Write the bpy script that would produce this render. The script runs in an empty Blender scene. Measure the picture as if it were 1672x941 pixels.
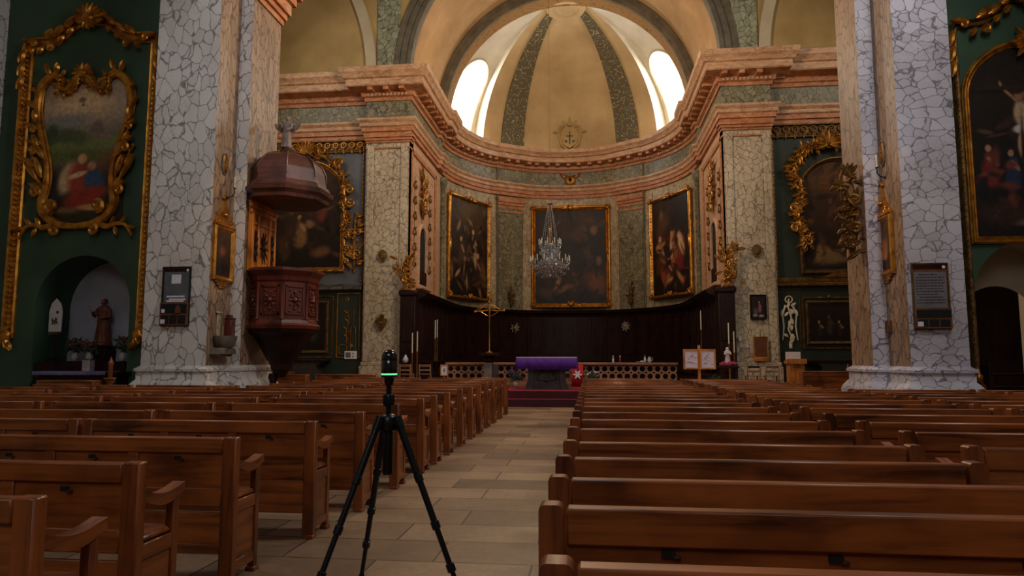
import bpy, bmesh, math, random
from mathutils import Matrix, Vector
random.seed(7)
PI = math.pi
R_ = math.radians
sc = bpy.context.scene
COL = sc.collection

# ------------------------------------------------------------------ camera, world, lights, exposure
cam = bpy.data.objects.new('camera', bpy.data.cameras.new('camera'))
COL.objects.link(cam)
cam.location = (0, 0, 1.48)
cam.rotation_euler = (R_(95.8), 0, R_(6.45))
cam.data.lens = 24.0
cam.data.sensor_width = 36
cam.data.clip_end = 200
sc.camera = cam
sc.view_settings.view_transform = 'Standard'
sc.view_settings.look = 'None'
sc.view_settings.gamma = 1
sc.view_settings.use_curve_mapping = False
sc.view_settings.exposure = 0.0

wd = bpy.data.worlds.new('world'); sc.world = wd; wd.use_nodes = True
wd.node_tree.nodes['Background'].inputs[0].default_value = (0.95, 0.92, 0.92, 1)
wd.node_tree.nodes['Background'].inputs[1].default_value = 0.05

def lamp(name, kind, loc, power, color, target=None, size=1, size_y=None, spot=60, blend=.5):
    l = bpy.data.lights.new(name, kind); o = bpy.data.objects.new(name, l); COL.objects.link(o)
    o.location = loc; l.energy = power; l.color = color
    if kind == 'AREA':
        l.shape = 'RECTANGLE'; l.size = size; l.size_y = size_y or size
    else:
        l.shadow_soft_size = size
    if kind == 'SPOT':
        l.spot_size = R_(spot); l.spot_blend = blend
    if target is not None:
        o.rotation_euler = (Vector(target) - Vector(loc)).to_track_quat('-Z', 'Y').to_euler()
    return o

AX = -0.93                      # axis of the choir
DAY = (1.0, 0.98, 0.96); WARM = (1.0, 0.66, 0.36); WARM2 = (1.0, 0.74, 0.48)
# unseen added fill behind the camera, then daylight from clerestory windows beside it
lamp('nave_west_fill', 'AREA', (AX, -7, 10), 290, DAY, (AX, 16, 4.5), 6, 5)
lamp('nave_clerestory_right', 'AREA', (6.0, 7.5, 12), 560, DAY, (-9, 14.5, 4.5), 2.5, 3.5)
lamp('nave_clerestory_left', 'AREA', (-8.0, 7.5, 12), 230, (.94, .94, 1.0), (7.5, 14.5, 4), 2.5, 3.5)
# transept daylight, lamps and an added dome fill
lamp('transept_window_left', 'AREA', (-12, 20.5, 13), 130, (1, .92, .8), (AX, 22, 2), 2.5, 3)
lamp('transept_window_right', 'AREA', (10.5, 20.5, 13), 130, (1, .92, .8), (AX, 22, 2), 2.5, 3)
lamp('crossing_lamp', 'POINT', (AX, 18.5, 11.0), 1350, WARM2, size=.6)
lamp('choir_lamp_left', 'POINT', (AX - 4.3, 26.8, 13.6), 24, WARM, size=.3)
lamp('choir_lamp_right', 'POINT', (AX + 4.3, 26.8, 13.6), 24, WARM, size=.3)
lamp('apse_fill', 'POINT', (AX, 28.2, 13.0), 170, (1.0, .82, .58), size=.3)  # unseen light added to keep the dome bright
lamp('pulpit_lamp', 'SPOT', (-5.6, 12.6, 7.4), 120, WARM, (-7.9, 15.2, 4.2), .1, spot=42)
lamp('station_lamp', 'SPOT', (3.6, 12.6, 7.4), 90, WARM, (6.1, 15.0, 4.2), .1, spot=42)
# windows of the apse get their own lights in their builder

# ------------------------------------------------------------------ projection helper (pixel on a known plane -> point)
_ps, _p, _F, _H = R_(6.45), R_(5.8), 24 / 36 * 1672, 1.48
_f0 = Vector((-math.sin(_ps), math.cos(_ps), 0)); _r = Vector((math.cos(_ps), math.sin(_ps), 0))
_fw = _f0 * math.cos(_p) + Vector((0, 0, math.sin(_p))); _up = -_f0 * math.sin(_p) + Vector((0, 0, math.cos(_p)))
def at(px, py, X=None, Y=None, Z=None):
    d = _fw + _r * ((px - 836) / _F) + _up * ((470.5 - py) / _F)
    t = X / d.x if X is not None else (Y / d.y if Y is not None else (Z - _H) / d.z)
    return Vector((d.x * t, d.y * t, _H + d.z * t))
def px_of(x, y, z):
    q = Vector((x, y, z - _H)); w = q.dot(_fw)
    return (836 + _F * q.dot(_r) / w, 470.5 - _F * q.dot(_up) / w) if w > .01 else (-9999, 9999)

# ------------------------------------------------------------------ materials
def lin(c):
    return tuple(((v / 255) / 12.92 if v / 255 <= .04045 else ((v / 255 + .055) / 1.055) ** 2.4) for v in c[:3]) + (1,)
MATS = {}
class NT:
    def __init__(s, name):
        s.m = bpy.data.materials.new(name); s.m.use_nodes = True; s.t = s.m.node_tree; s.n = s.t.nodes
        s.b = s.n['Principled BSDF']; MATS[name] = s.m
    def node(s, k, **kw):
        n = s.n.new(k)
        for a, v in kw.items(): setattr(n, a, v)
        return n
    def link(s, a, b): s.t.links.new(a, b)
    def coord(s, scale=(1, 1, 1), rand=False):
        tc = s.node('ShaderNodeTexCoord'); mp = s.node('ShaderNodeMapping'); s.link(tc.outputs['Object'], mp.inputs[0])
        mp.inputs['Scale'].default_value = scale
        if rand:
            oi = s.node('ShaderNodeObjectInfo'); ml = s.node('ShaderNodeMath', operation='MULTIPLY'); ml.inputs[1].default_value = 37
            s.link(oi.outputs['Random'], ml.inputs[0]); s.link(ml.outputs[0], mp.inputs['Location'])
        return mp.outputs[0]
    def noise(s, vec, scale, detail=4, rough=.55, dist=0):
        n = s.node('ShaderNodeTexNoise'); n.inputs['Scale'].default_value = scale; n.inputs['Detail'].default_value = detail
        n.inputs['Roughness'].default_value = rough; n.inputs['Distortion'].default_value = dist; s.link(vec, n.inputs['Vector']); return n
    def ramp(s, fac, stops):
        r = s.node('ShaderNodeValToRGB'); e = r.color_ramp.elements
        while len(e) < len(stops): e.new(.5)
        for i, (p, c) in enumerate(stops): e[i].position = p; e[i].color = c
        s.link(fac, r.inputs[0]); return r.outputs[0]
    def mix(s, fac, a, b, mode='MIX'):
        m = s.node('ShaderNodeMix', data_type='RGBA', blend_type=mode)
        for k, v in ((0, fac), (6, a), (7, b)):
            if hasattr(v, 'links'): s.link(v, m.inputs[k])
            else: m.inputs[k].default_value = v
        return m.outputs[2]
    def bump(s, h, st=.3, d=.02):
        b = s.node('ShaderNodeBump'); b.inputs['Strength'].default_value = st; b.inputs['Distance'].default_value = d
        s.link(h, b.inputs['Height']); s.link(b.outputs[0], s.b.inputs['Normal'])
    def done(s, col, rough=.5, metal=0, spec=.5):
        if hasattr(col, 'links'): s.link(col, s.b.inputs['Base Color'])
        else: s.b.inputs['Base Color'].default_value = col
        s.b.inputs['Roughness'].default_value = rough; s.b.inputs['Metallic'].default_value = metal
        s.b.inputs['Specular IOR Level'].default_value = spec
        return s.m

def marble(name, stone, stone2, vein, scale=3.0, stretch=(1, 1, 1), width=.05, rough=.45, warp=.25, soft=.05):
    n = NT(name); v = n.coord(stretch)
    w = n.noise(v, 1.3, 3); mixv = n.node('ShaderNodeVectorMath', operation='MULTIPLY_ADD')
    mixv.inputs[1].default_value = (warp,) * 3; n.link(w.outputs['Color'], mixv.inputs[0]); n.link(v, mixv.inputs[2])
    w2 = n.noise(v, 6.0, 3); m2 = n.node('ShaderNodeVectorMath', operation='MULTIPLY_ADD'); m2.inputs[1].default_value = (.11,) * 3
    n.link(w2.outputs['Color'], m2.inputs[0]); n.link(mixv.outputs[0], m2.inputs[2]); mixv = m2
    va = n.node('ShaderNodeTexVoronoi', feature='F2'); va.inputs['Scale'].default_value = scale; va.inputs['Randomness'].default_value = .92
    vc = n.node('ShaderNodeTexVoronoi', feature='F1'); vc.inputs['Scale'].default_value = scale
    vc.inputs['Randomness'].default_value = .92
    n.link(mixv.outputs[0], va.inputs['Vector']); n.link(mixv.outputs[0], vc.inputs['Vector'])
    vd = n.node('ShaderNodeMath', operation='SUBTRACT'); n.link(va.outputs['Distance'], vd.inputs[0]); n.link(vc.outputs['Distance'], vd.inputs[1])
    vd2 = n.node('ShaderNodeTexVoronoi', feature='DISTANCE_TO_EDGE'); vd2.inputs['Scale'].default_value = scale * 2.1
    n.link(mixv.outputs[0], vd2.inputs['Vector'])
    bw = n.node('ShaderNodeRGBToBW'); n.link(vc.outputs['Color'], bw.inputs[0])
    base = n.mix(bw.outputs[0], lin(stone), lin(stone2))
    big = n.noise(v, .55, 4)
    mk = n.noise(v, .9, 2)
    f2 = n.ramp(vd2.outputs['Distance'], [(0, (.75, .75, .75, 1)), (width * .7, (.2, .2, .2, 1)), (width * 1.2, (0, 0, 0, 1))])
    f2 = n.mix(1.0, f2, n.ramp(mk.outputs['Fac'], [(.45, (0, 0, 0, 1)), (.58, (1, 1, 1, 1))]), 'MULTIPLY')
    base = n.mix(f2, base, lin(vein))
    f = n.ramp(vd.outputs[0], [(0, (1, 1, 1, 1)), (width, (.75, .75, .75, 1)), (width * 1.6 + soft, (0, 0, 0, 1))])
    base = n.mix(f, base, lin(vein))
    blot = n.ramp(big.outputs['Fac'], [(.38, (.80, .78, .76, 1)), (.62, (1, 1, 1, 1))])
    base = n.mix(1.0, base, blot, 'MULTIPLY')
    return n.done(base, rough)
marble('marble_white', (222, 214, 207), (202, 194, 188), (116, 108, 104), 4.1, (1, 1, .66), .026, soft=.03)
marble('marble_blue', (208, 202, 210), (184, 178, 190), (104, 98, 106), 3.9, (1, 1, 1.25), .026, soft=.03)
marble('marble_lamplit', (168, 140, 114), (144, 116, 92), (92, 72, 58), 6.2, (1.2, 1.2, .38), .05)  # finer veins are its own; the brown holds painted-in warm lamplight
marble('marble_choir', (212, 194, 166), (190, 172, 145), (122, 106, 84), 4.8, (1, 1, .8), .035, soft=.04)
marble('marble_sage', (184, 184, 158), (136, 140, 116), (78, 82, 64), 4.8, (1, 1, .9), .04, soft=.03)
marble('marble_olive', (160, 148, 114), (108, 104, 78), (62, 60, 46), 5.2, (1, 1, .9), .04, soft=.04)
marble('marble_grey', (112, 106, 98), (86, 82, 78), (58, 54, 52), 1.6, (1, 1, 1.3), .05, warp=.6)
def streaky(name, c, c2, vein, scale=1.0, rough=.5):
    n = NT(name); v = n.coord((1, 1, 2.2)); a = n.noise(v, scale * .9, 5, .6, 1.2); b_ = n.noise(v, scale * 3, 5, .6, .8); d = n.noise(v, scale * 1.7, 3, .5, 2.0)
    col = n.ramp(b_.outputs['Fac'], [(.35, lin(c2)), (.62, lin(c))])
    col = n.mix(n.ramp(a.outputs['Fac'], [(.485, (0, 0, 0, 1)), (.5, (.75, .75, .75, 1)), (.515, (0, 0, 0, 1))]), col, lin(vein))
    col = n.mix(n.ramp(d.outputs['Fac'], [(.55, (0, 0, 0, 1)), (.7, (.5, .5, .5, 1))]), col, lin((206, 178, 150)))
    return n.done(col, rough)
streaky('marble_pink_lit', (204, 160, 122), (176, 128, 88), (112, 80, 60))  # paler copy of the pink marble, light on the top bands painted in
streaky('marble_pink', (196, 130, 82), (160, 94, 52), (100, 62, 42))
marble('marble_beige', (206, 184, 146), (168, 146, 110), (110, 92, 66), 4.6, (1, 1, .8), .03, soft=.03)
marble('marble_green', (58, 70, 52), (40, 54, 42), (26, 36, 30), 1.4, (1, 1, 1), .04, warp=.7)
streaky('marble_peach', (206, 164, 128), (188, 142, 106), (140, 100, 76), .8)

def plain(name, c, c2=None, rough=.5, metal=0, nscale=3, rand=False, spec=.5, bump=0, stretch=(1, 1, 1), detail=5):
    n = NT(name)
    if c2 is None:
        c2 = tuple(v * .82 for v in c)
    v = n.coord(stretch, rand); ns = n.noise(v, nscale, detail)
    col = n.ramp(ns.outputs['Fac'], [(.32, lin(c2)), (.68, lin(c))])
    if bump: n.bump(ns.outputs['Fac'], bump, .01)
    return n.done(col, rough, metal, spec)
def wood(name, c, c2, rough=.38, axis=0, spec=.5):
    n = NT(name); st = [14, 14, 14]; st[axis] = 1.1
    v = n.coord(tuple(st), True); a = n.noise(v, 1.0, 6, .6, .6); v2 = n.coord((1, 1, 1), True); b = n.noise(v2, 1.7, 3)
    col = n.ramp(a.outputs['Fac'], [(.3, lin(c2)), (.52, lin(c)), (.75, lin(tuple(min(255, x * 1.15) for x in c)))])
    dk = n.ramp(b.outputs['Fac'], [(.32, (.34, .32, .30, 1)), (.46, (.8, .79, .78, 1)), (.62, (1, 1, 1, 1))])
    col = n.mix(1.0, col, dk, 'MULTIPLY'); n.bump(a.outputs['Fac'], .12, .004)
    return n.done(col, rough, 0, spec)
wood('pew_wood', (154, 84, 38), (86, 42, 17), .34)
wood('pew_wood_v', (140, 74, 33), (78, 38, 15), .34, 2)
wood('pew_wood_y', (144, 77, 34), (80, 40, 16), .34, 1)
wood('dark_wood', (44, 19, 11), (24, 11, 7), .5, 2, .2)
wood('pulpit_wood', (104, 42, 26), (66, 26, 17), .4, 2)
wood('canopy_wood', (96, 54, 42), (68, 38, 30), .42, 0)
wood('gilt_wood', (206, 122, 40), (150, 80, 22), .4, 2)
wood('light_wood', (206, 128, 52), (170, 98, 36), .45, 2)
wood('rail_stone', (150, 106, 76), (112, 78, 54), .5, 0)
plain('black_slot', (14, 9, 7), rough=.8)
plain('hook_iron', (92, 70, 48), rough=.4, metal=.6)
plain('ochre_plaster', (206, 180, 134), (178, 150, 106), .85, nscale=.6)
plain('ochre_wall', (192, 164, 110), (158, 130, 80), .85, nscale=.5)
plain('pale_plaster', (206, 192, 164), (184, 168, 140), .85, nscale=.8)
plain('white_plaster', (226, 220, 204), (206, 198, 180), .85, nscale=.8)
plain('vault_orange', (196, 162, 118), (166, 132, 90), .85, nscale=.6)
plain('dark_moulding', (114, 104, 84), (84, 78, 64), .6, nscale=3)
plain('green_paint', (58, 86, 62), (44, 68, 50), .6, nscale=.9)
plain('lilac_cloth', (132, 118, 160), (108, 94, 140), .8, nscale=5)
plain('green_dark', (40, 52, 40), (28, 38, 30), .55, nscale=1.2)
plain('grey_blue', (104, 106, 112), (78, 80, 88), .55, nscale=1.1)
plain('niche_white', (176, 176, 184), (150, 150, 160), .8, nscale=1)
plain('gold', (218, 152, 58), (140, 84, 26), .34, .75, nscale=5)
plain('old_gold', (196, 136, 52), (112, 72, 24), .42, .65, nscale=6)
plain('dark_gold', (136, 96, 44), (70, 46, 20), .45, .6, nscale=6)
plain('black_metal', (22, 24, 28), (14, 15, 18), .32, .3, nscale=8)
plain('black_gloss', (12, 15, 22), (8, 10, 15), .12, .0, nscale=2, spec=.8)
plain('purple_cloth', (92, 34, 146), (66, 22, 112), .8, nscale=6)
plain('white_cloth', (222, 214, 226), (200, 192, 208), .8, nscale=5)
plain('red_carpet', (150, 28, 44), (112, 18, 34), .95, nscale=4)
plain('maroon_carpet', (66, 12, 24), (50, 8, 18), .95, nscale=4)
plain('altar_stone', (62, 50, 46), (40, 32, 30), .6, nscale=4)
plain('statue_stone', (150, 132, 118), (110, 94, 84), .6, nscale=6)
plain('statue_wood', (120, 62, 40), (82, 42, 28), .5, nscale=5)
plain('statue_white', (222, 204, 206), (190, 170, 176), .5, nscale=6)
plain('paper_white', (226, 222, 226), (206, 200, 206), .8, nscale=12)
plain('poster_paper', (222, 206, 212), (196, 178, 190), .8, nscale=9)
plain('ink', (52, 46, 50), rough=.8)
plain('pink_flower', (226, 62, 110), (190, 40, 84), .7, nscale=20)
plain('red_flower', (176, 40, 52), (126, 26, 38), .7, nscale=20)
plain('foliage', (58, 74, 44), (36, 50, 30), .7, nscale=14)
plain('ceramic', (196, 190, 186), (160, 154, 150), .35, nscale=6)
plain('glass_bottle', (206, 206, 216), (170, 170, 186), .12, nscale=4, spec=.9)
plain('wine_bottle', (126, 34, 66), (92, 22, 46), .15, nscale=4, spec=.9)
plain('brass', (206, 156, 84), (150, 106, 50), .3, .8, nscale=8)
plain('candle_wax', (226, 214, 190), (206, 190, 160), .5, nscale=4)
plain('crystal', (196, 192, 186), (150, 144, 136), .12, .35, nscale=20, spec=1.0)
plain('slate_sheet', (96, 100, 108), (70, 74, 82), .35, nscale=4)
plain('grey_stone', (120, 108, 92), (88, 78, 66), .7, nscale=6)
plain('grey_print', (112, 104, 110), rough=.7)
plain('dark_cavity', (10, 8, 7), rough=.9)
plain('brown_board', (112, 64, 30), (84, 46, 20), .55, nscale=4)
plain('red_cloth', (190, 34, 30), (150, 22, 22), .8, nscale=5)
plain('iron', (40, 38, 36), (28, 26, 25), .5, .5)

def emit(name, c, s):
    n = NT(name); n.b.inputs['Base Color'].default_value = (.8, .8, .8, 1)
    n.b.inputs['Emission Color'].default_value = c; n.b.inputs['Emission Strength'].default_value = s; return n.m
emit('lit_glass', (1.0, 1.0, 1.0, 1), 4.5)
emit('green_led', (0.08, 0.9, 0.32, 1), 1.0)

def rib_mat(name, dark, light, sc_=1.6):
    n = NT(name); v = n.coord(); w = n.noise(v, 1.6, 2); mv = n.node('ShaderNodeVectorMath', operation='MULTIPLY_ADD')
    mv.inputs[1].default_value = (.5,) * 3; n.link(w.outputs['Color'], mv.inputs[0]); n.link(v, mv.inputs[2])
    vo = n.node('ShaderNodeTexVoronoi', feature='F1'); vo.inputs['Scale'].default_value = sc_; n.link(mv.outputs[0], vo.inputs['Vector'])
    si = n.node('ShaderNodeMath', operation='MULTIPLY'); si.inputs[1].default_value = 22; n.link(vo.outputs['Distance'], si.inputs[0])
    sn = n.node('ShaderNodeMath', operation='SINE'); n.link(si.outputs[0], sn.inputs[0])
    br = n.noise(v, 6, 2)
    f = n.ramp(sn.outputs[0], [(.72, (0, 0, 0, 1)), (.95, (.8, .8, .8, 1))])
    f = n.mix(1.0, f, n.ramp(br.outputs['Fac'], [(.42, (0, 0, 0, 1)), (.56, (1, 1, 1, 1))]), 'MULTIPLY')
    return n.done(n.mix(f, lin(dark), lin(light)), .7)
rib_mat('arabesque', (92, 84, 62), (190, 172, 124), 2.3)
rib_mat('arabesque_warm', (150, 112, 62), (92, 74, 46), 1.3)

def floor_mat():
    n = NT('stone_floor'); tc = n.node('ShaderNodeTexCoord'); mp = n.node('ShaderNodeMapping'); mp.inputs['Rotation'].default_value = (0, 0, 0)
    n.link(tc.outputs['Object'], mp.inputs[0]); v = mp.outputs[0]
    b = n.node('ShaderNodeTexBrick'); n.link(v, b.inputs['Vector']); b.offset = .37; b.offset_frequency = 2; b.squash = 1
    for k, x in (('Scale', 1), ('Brick Width', 1.15), ('Row Height', .56), ('Mortar Size', .008), ('Bias', .1)): b.inputs[k].default_value = x
    b.inputs['Color1'].default_value = lin((182, 148, 114)); b.inputs['Color2'].default_value = lin((128, 102, 78)); b.inputs['Mortar'].default_value = lin((62, 50, 42))
    ns = n.noise(v, 1.1, 6, .62, .4); st = n.ramp(ns.outputs['Fac'], [(.3, (.62, .58, .55, 1)), (.62, (1, 1, 1, 1))])
    ns2 = n.noise(v, 14, 4); st2 = n.ramp(ns2.outputs['Fac'], [(.35, (.82, .82, .82, 1)), (.65, (1.0, 1.0, 1.0, 1))])
    col = n.mix(1.0, n.mix(1.0, b.outputs['Color'], st, 'MULTIPLY'), st2, 'MULTIPLY')
    n.bump(b.outputs['Fac'], .25, -.006)
    return n.done(col, .42)
floor_mat()
def paint_mat():
    n = NT('oil_paint'); a = n.node('ShaderNodeAttribute', attribute_name='Col'); v = n.coord(); ns = n.noise(v, 9, 5)
    st = n.ramp(ns.outputs['Fac'], [(.3, (.7, .68, .66, 1)), (.65, (1.08, 1.06, 1.04, 1))])
    return n.done(n.mix(1.0, a.outputs['Color'], st, 'MULTIPLY'), .5, 0, .3)
paint_mat()
M = MATS

# ------------------------------------------------------------------ mesh builder
class MB:
    def __init__(s): s.v = []; s.f = []; s.mi = []; s.m = 0
    def add(s, vs, fs):
        o = len(s.v); s.v += [tuple(p) for p in vs]
        for f in fs: s.f.append(tuple(i + o for i in f)); s.mi.append(s.m)
        return s
    def box(s, x0, x1, y0, y1, z0, z1, b=0):
        if b <= 0:
            vs = [(x, y, z) for x in (x0, x1) for y in (y0, y1) for z in (z0, z1)]
            return s.add(vs, [(0, 1, 3, 2), (4, 6, 7, 5), (0, 4, 5, 1), (2, 3, 7, 6), (0, 2, 6, 4), (1, 5, 7, 3)])
        c = ((x0 + x1) / 2, (y0 + y1) / 2, (z0 + z1) / 2); h = (abs(x1 - x0) / 2, abs(y1 - y0) / 2, abs(z1 - z0) / 2)
        b = min(b, *(q * .9 for q in h)); idx = {}; vs = []
        for sx in (-1, 1):
            for sy in (-1, 1):
                for sz in (-1, 1):
                    for a in range(3):
                        d = [h[k] - (0 if k == a else b) for k in range(3)]; sg = (sx, sy, sz)
                        idx[(sx, sy, sz, a)] = len(vs); vs.append(tuple(c[k] + sg[k] * d[k] for k in range(3)))
        fs = []; P = (-1, 1)
        for a in range(3):
            for sg in P:
                def key(i, j):
                    t = [0, 0, 0]; t[a] = sg; o = [k for k in range(3) if k != a]; t[o[0]] = i; t[o[1]] = j; return tuple(t) + (a,)
                fs.append([idx[key(-1, -1)], idx[key(1, -1)], idx[key(1, 1)], idx[key(-1, 1)]])
            o = [k for k in range(3) if k != a]
            for i in P:
                for j in P:
                    t = [0, 0, 0]; t[o[0]] = i; t[o[1]] = j; t[a] = -1; lo = tuple(t); t[a] = 1; hi = tuple(t)
                    fs.append([idx[lo + (o[0],)], idx[hi + (o[0],)], idx[hi + (o[1],)], idx[lo + (o[1],)]])
        for sx in P:
            for sy in P:
                for sz in P: fs.append([idx[(sx, sy, sz, a)] for a in range(3)])
        return s.add(vs, fs)
    def prism(s, poly, mapf, c0, c1):
        n = len(poly); vs = [mapf(a, b, c0) for a, b in poly] + [mapf(a, b, c1) for a, b in poly]
        return s.add(vs, [tuple(range(n)), tuple(range(n, 2 * n))] + [(i, (i + 1) % n, n + (i + 1) % n, n + i) for i in range(n)])
    def lathe(s, prof, cx=0, cy=0, seg=14, sx=1, sy=1, a0=0, cz=0):
        vs = []; k = len(prof)
        for i in range(seg):
            a = a0 + 2 * PI * i / seg
            for r, z in prof: vs.append((cx + r * sx * math.cos(a), cy + r * sy * math.sin(a), z + cz))
        fs = [(i * k + j, ((i + 1) % seg) * k + j, ((i + 1) % seg) * k + j + 1, i * k + j + 1) for i in range(seg) for j in range(k - 1)]
        if prof[0][0] > 1e-4: fs.append(tuple(i * k for i in range(seg)))
        if prof[-1][0] > 1e-4: fs.append(tuple(i * k + k - 1 for i in range(seg)))
        return s.add(vs, fs)
    def tube(s, pts, r, seg=6, cap=True, closed=False, flat=1):
        pts = [Vector(p) for p in pts]; n = len(pts); vs = []; ref = None
        for i, p in enumerate(pts):
            if closed: t = pts[(i + 1) % n] - pts[i - 1]
            else: t = pts[min(i + 1, n - 1)] - pts[max(i - 1, 0)]
            if t.length < 1e-9: t = Vector((0, 0, 1))
            t.normalize()
            if ref is None:
                ref = Vector((0, 1, 0)) if abs(t.y) < .9 else Vector((1, 0, 0))
            u = (ref - t * ref.dot(t))
            if u.length < 1e-6: u = t.orthogonal()
            u.normalize(); ref = u; w = t.cross(u); rr = r[i] if isinstance(r, (list, tuple)) else r
            for j in range(seg):
                a = 2 * PI * j / seg; vs.append(p + u * (rr * flat * math.cos(a)) + w * (rr * math.sin(a)))
        m = n if closed else n - 1
        fs = [(i * seg + j, i * seg + (j + 1) % seg, ((i + 1) % n) * seg + (j + 1) % seg, ((i + 1) % n) * seg + j) for i in range(m) for j in range(seg)]
        if cap and not closed: fs += [tuple(range(seg)), tuple((n - 1) * seg + j for j in range(seg))]
        return s.add(vs, fs)
    def ell(s, c, rx, ry, rz, ang=0, seg=8, rings=5):
        vs = []; fs = []; ca, sa = math.cos(ang), math.sin(ang)
        def T(x, y, z): return (c[0] + x * ca - z * sa, c[1] + y, c[2] + x * sa + z * ca)
        for i in range(1, rings):
            th = PI * i / rings
            for j in range(seg):
                a = 2 * PI * j / seg; vs.append(T(rx * math.cos(th), ry * math.sin(th) * math.cos(a), rz * math.sin(th) * math.sin(a)))
        t = len(vs); vs += [T(rx, 0, 0), T(-rx, 0, 0)]
        for i in range(rings - 2):
            for j in range(seg): fs.append((i * seg + j, i * seg + (j + 1) % seg, (i + 1) * seg + (j + 1) % seg, (i + 1) * seg + j))
        for j in range(seg):
            fs.append((t, (j + 1) % seg, j)); b = (rings - 2) * seg; fs.append((t + 1, b + j, b + (j + 1) % seg))
        return s.add(vs, fs)
    def sph(s, c, r, seg=8, rings=6): return s.ell(c, r, r, r, 0, seg, rings)
    def leaf(s, p, ang, L, W, T=.04, y=0):          # acanthus leaf in the local x-z plane, standing out towards -y
        n = 6; vs = []; ca, sa = math.cos(ang), math.sin(ang)
        for i in range(n + 1):
            t = i / n; w = W / 2 * (math.sin(PI * (t * .86 + .07)) ** .8) * (1 + .18 * math.sin(t * 19)); d = -T * math.sin(PI * t * .9 + .15) - T * .8 * t * t
            for o, k in ((-1, .15), (-.5, .8), (0, .55), (.5, .8), (1, .15)):
                vs.append((p[0] + t * L * ca - o * w * sa, p[1] + y + d * k - .002, p[2] + t * L * sa + o * w * ca))
            vs.append((p[0] + t * L * ca, p[1] + y + .012, p[2] + t * L * sa))
        fs = [(i * 6 + j, i * 6 + (j + 1) % 6, (i + 1) * 6 + (j + 1) % 6, (i + 1) * 6 + j) for i in range(n) for j in range(6)]
        fs += [tuple(range(6)), tuple(n * 6 + j for j in range(6))]
        return s.add(vs, fs)
    def scroll(s, p, ang, size, r, flip=1, turns=1.3, y=0, seg=6, lead=0):
        n = Vector((-math.sin(ang), 0, math.cos(ang))) * flip; d = Vector((math.cos(ang), 0, math.sin(ang))); P = Vector((p[0], p[1] + y, p[2]))
        pts = []; rs = []
        if lead:
            pts.append(P - d * lead); rs.append(r)
        c = P + n * size; k = int(11 * turns)
        for i in range(k + 1):
            t = i / k; a = flip * 2 * PI * turns * t; q = -n * size * (1 - .8 * t)
            q = Vector((q.x * math.cos(a) - q.z * math.sin(a), 0, q.x * math.sin(a) + q.z * math.cos(a)))
            pts.append(c + q); rs.append(r * (1 - .45 * t))
        s.tube(pts, rs, seg); s.sph(pts[-1], r * .95, 6, 4); return s
    def sweep(s, path, closed, prof, mapf, pc=True):     # offset = left of the path
        n = len(path); P = [Vector((a[0], a[1])) for a in path]; mit = []
        def nrm(a, b): d = (b - a).normalized(); return Vector((-d.y, d.x))
        for i in range(n):
            if closed or 0 < i < n - 1:
                a = nrm(P[i - 1], P[i]); b = nrm(P[i], P[(i + 1) % n]); k = 1 + a.dot(b); mit.append((a + b) / max(k, .25))
            elif i == 0: mit.append(nrm(P[0], P[1]))
            else: mit.append(nrm(P[-2], P[-1]))
        k = len(prof); vs = []
        for i in range(n):
            for o, c in prof:
                q = P[i] + mit[i] * o; vs.append(mapf(q.x, q.y, c))
        m = n if closed else n - 1; kk = k if pc else k - 1
        fs = [(i * k + j, ((i + 1) % n) * k + j, ((i + 1) % n) * k + (j + 1) % k, i * k + (j + 1) % k) for i in range(m) for j in range(kk)]
        if not closed and pc: fs += [tuple(range(k)), tuple((n - 1) * k + j for j in range(k))]
        return s.add(vs, fs)
    def build(s, name, mat, parent=None, loc=None, rz=0, smooth=True, ang=.7, mod=None):
        me = bpy.data.meshes.new(name); me.from_pydata(s.v, [], s.f)
        ms = mat if isinstance(mat, (list, tuple)) else [mat]
        for m in ms: me.materials.append(M[m] if isinstance(m, str) else m)
        if len(ms) > 1: me.polygons.foreach_set('material_index', s.mi)
        bm = bmesh.new(); bm.from_mesh(me); bmesh.ops.recalc_face_normals(bm, faces=bm.faces); bm.to_mesh(me); bm.free()
        if smooth:
            me.shade_smooth(); me.set_sharp_from_angle(angle=ang)
        o = bpy.data.objects.new(name, me); COL.objects.link(o)
        if loc is not None: o.location = loc
        o.rotation_euler.z = rz
        if parent is not None: o.parent = parent
        return o
XYZ = lambda a, b, c: (a, b, c)
XZF = lambda a, b, c: (a, -c, b)           # plane facing -y: (x, z, depth towards viewer)

def thing(name, label, cat, loc=(0, 0, 0), rz=0, group=None):
    o = bpy.data.objects.new(name, None); COL.objects.link(o); o.empty_display_size = .1
    o.location = loc; o.rotation_euler.z = rz; o['label'] = label; o['category'] = cat
    if group: o['group'] = group
    return o
def tag(o, label, cat, group=None):
    o['label'] = label; o['category'] = cat
    if group: o['group'] = group
    return o
def struct(o): o['kind'] = 'structure'; return o
def dup(root, loc, label, rz=None, group=None):
    r = root.copy(); COL.objects.link(r); r.location = loc; r['label'] = label
    if rz is not None: r.rotation_euler.z = rz
    if group: r['group'] = group
    for ch in list(root.children):
        c = ch.copy(); COL.objects.link(c); c.parent = r
        for g in list(ch.children):
            d = g.copy(); COL.objects.link(d); d.parent = c
    return r
def relabel(o, label): o['label'] = label; return o
# ------------------------------------------------------------------ THE SETTING
b = MB(); b.box(-18, 14, -8, 21.2, -.2, 0); struct(b.build('floor', 'stone_floor', smooth=False))
b = MB(); b.box(-18, 14, 20.9, 38, -.2, .45); b.box(-4.4, 2.6, 20.6, 20.9, -.2, .22)
struct(b.build('trim_1', 'stone_floor', smooth=False)).name = 'trim_chancel_platform'

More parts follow.
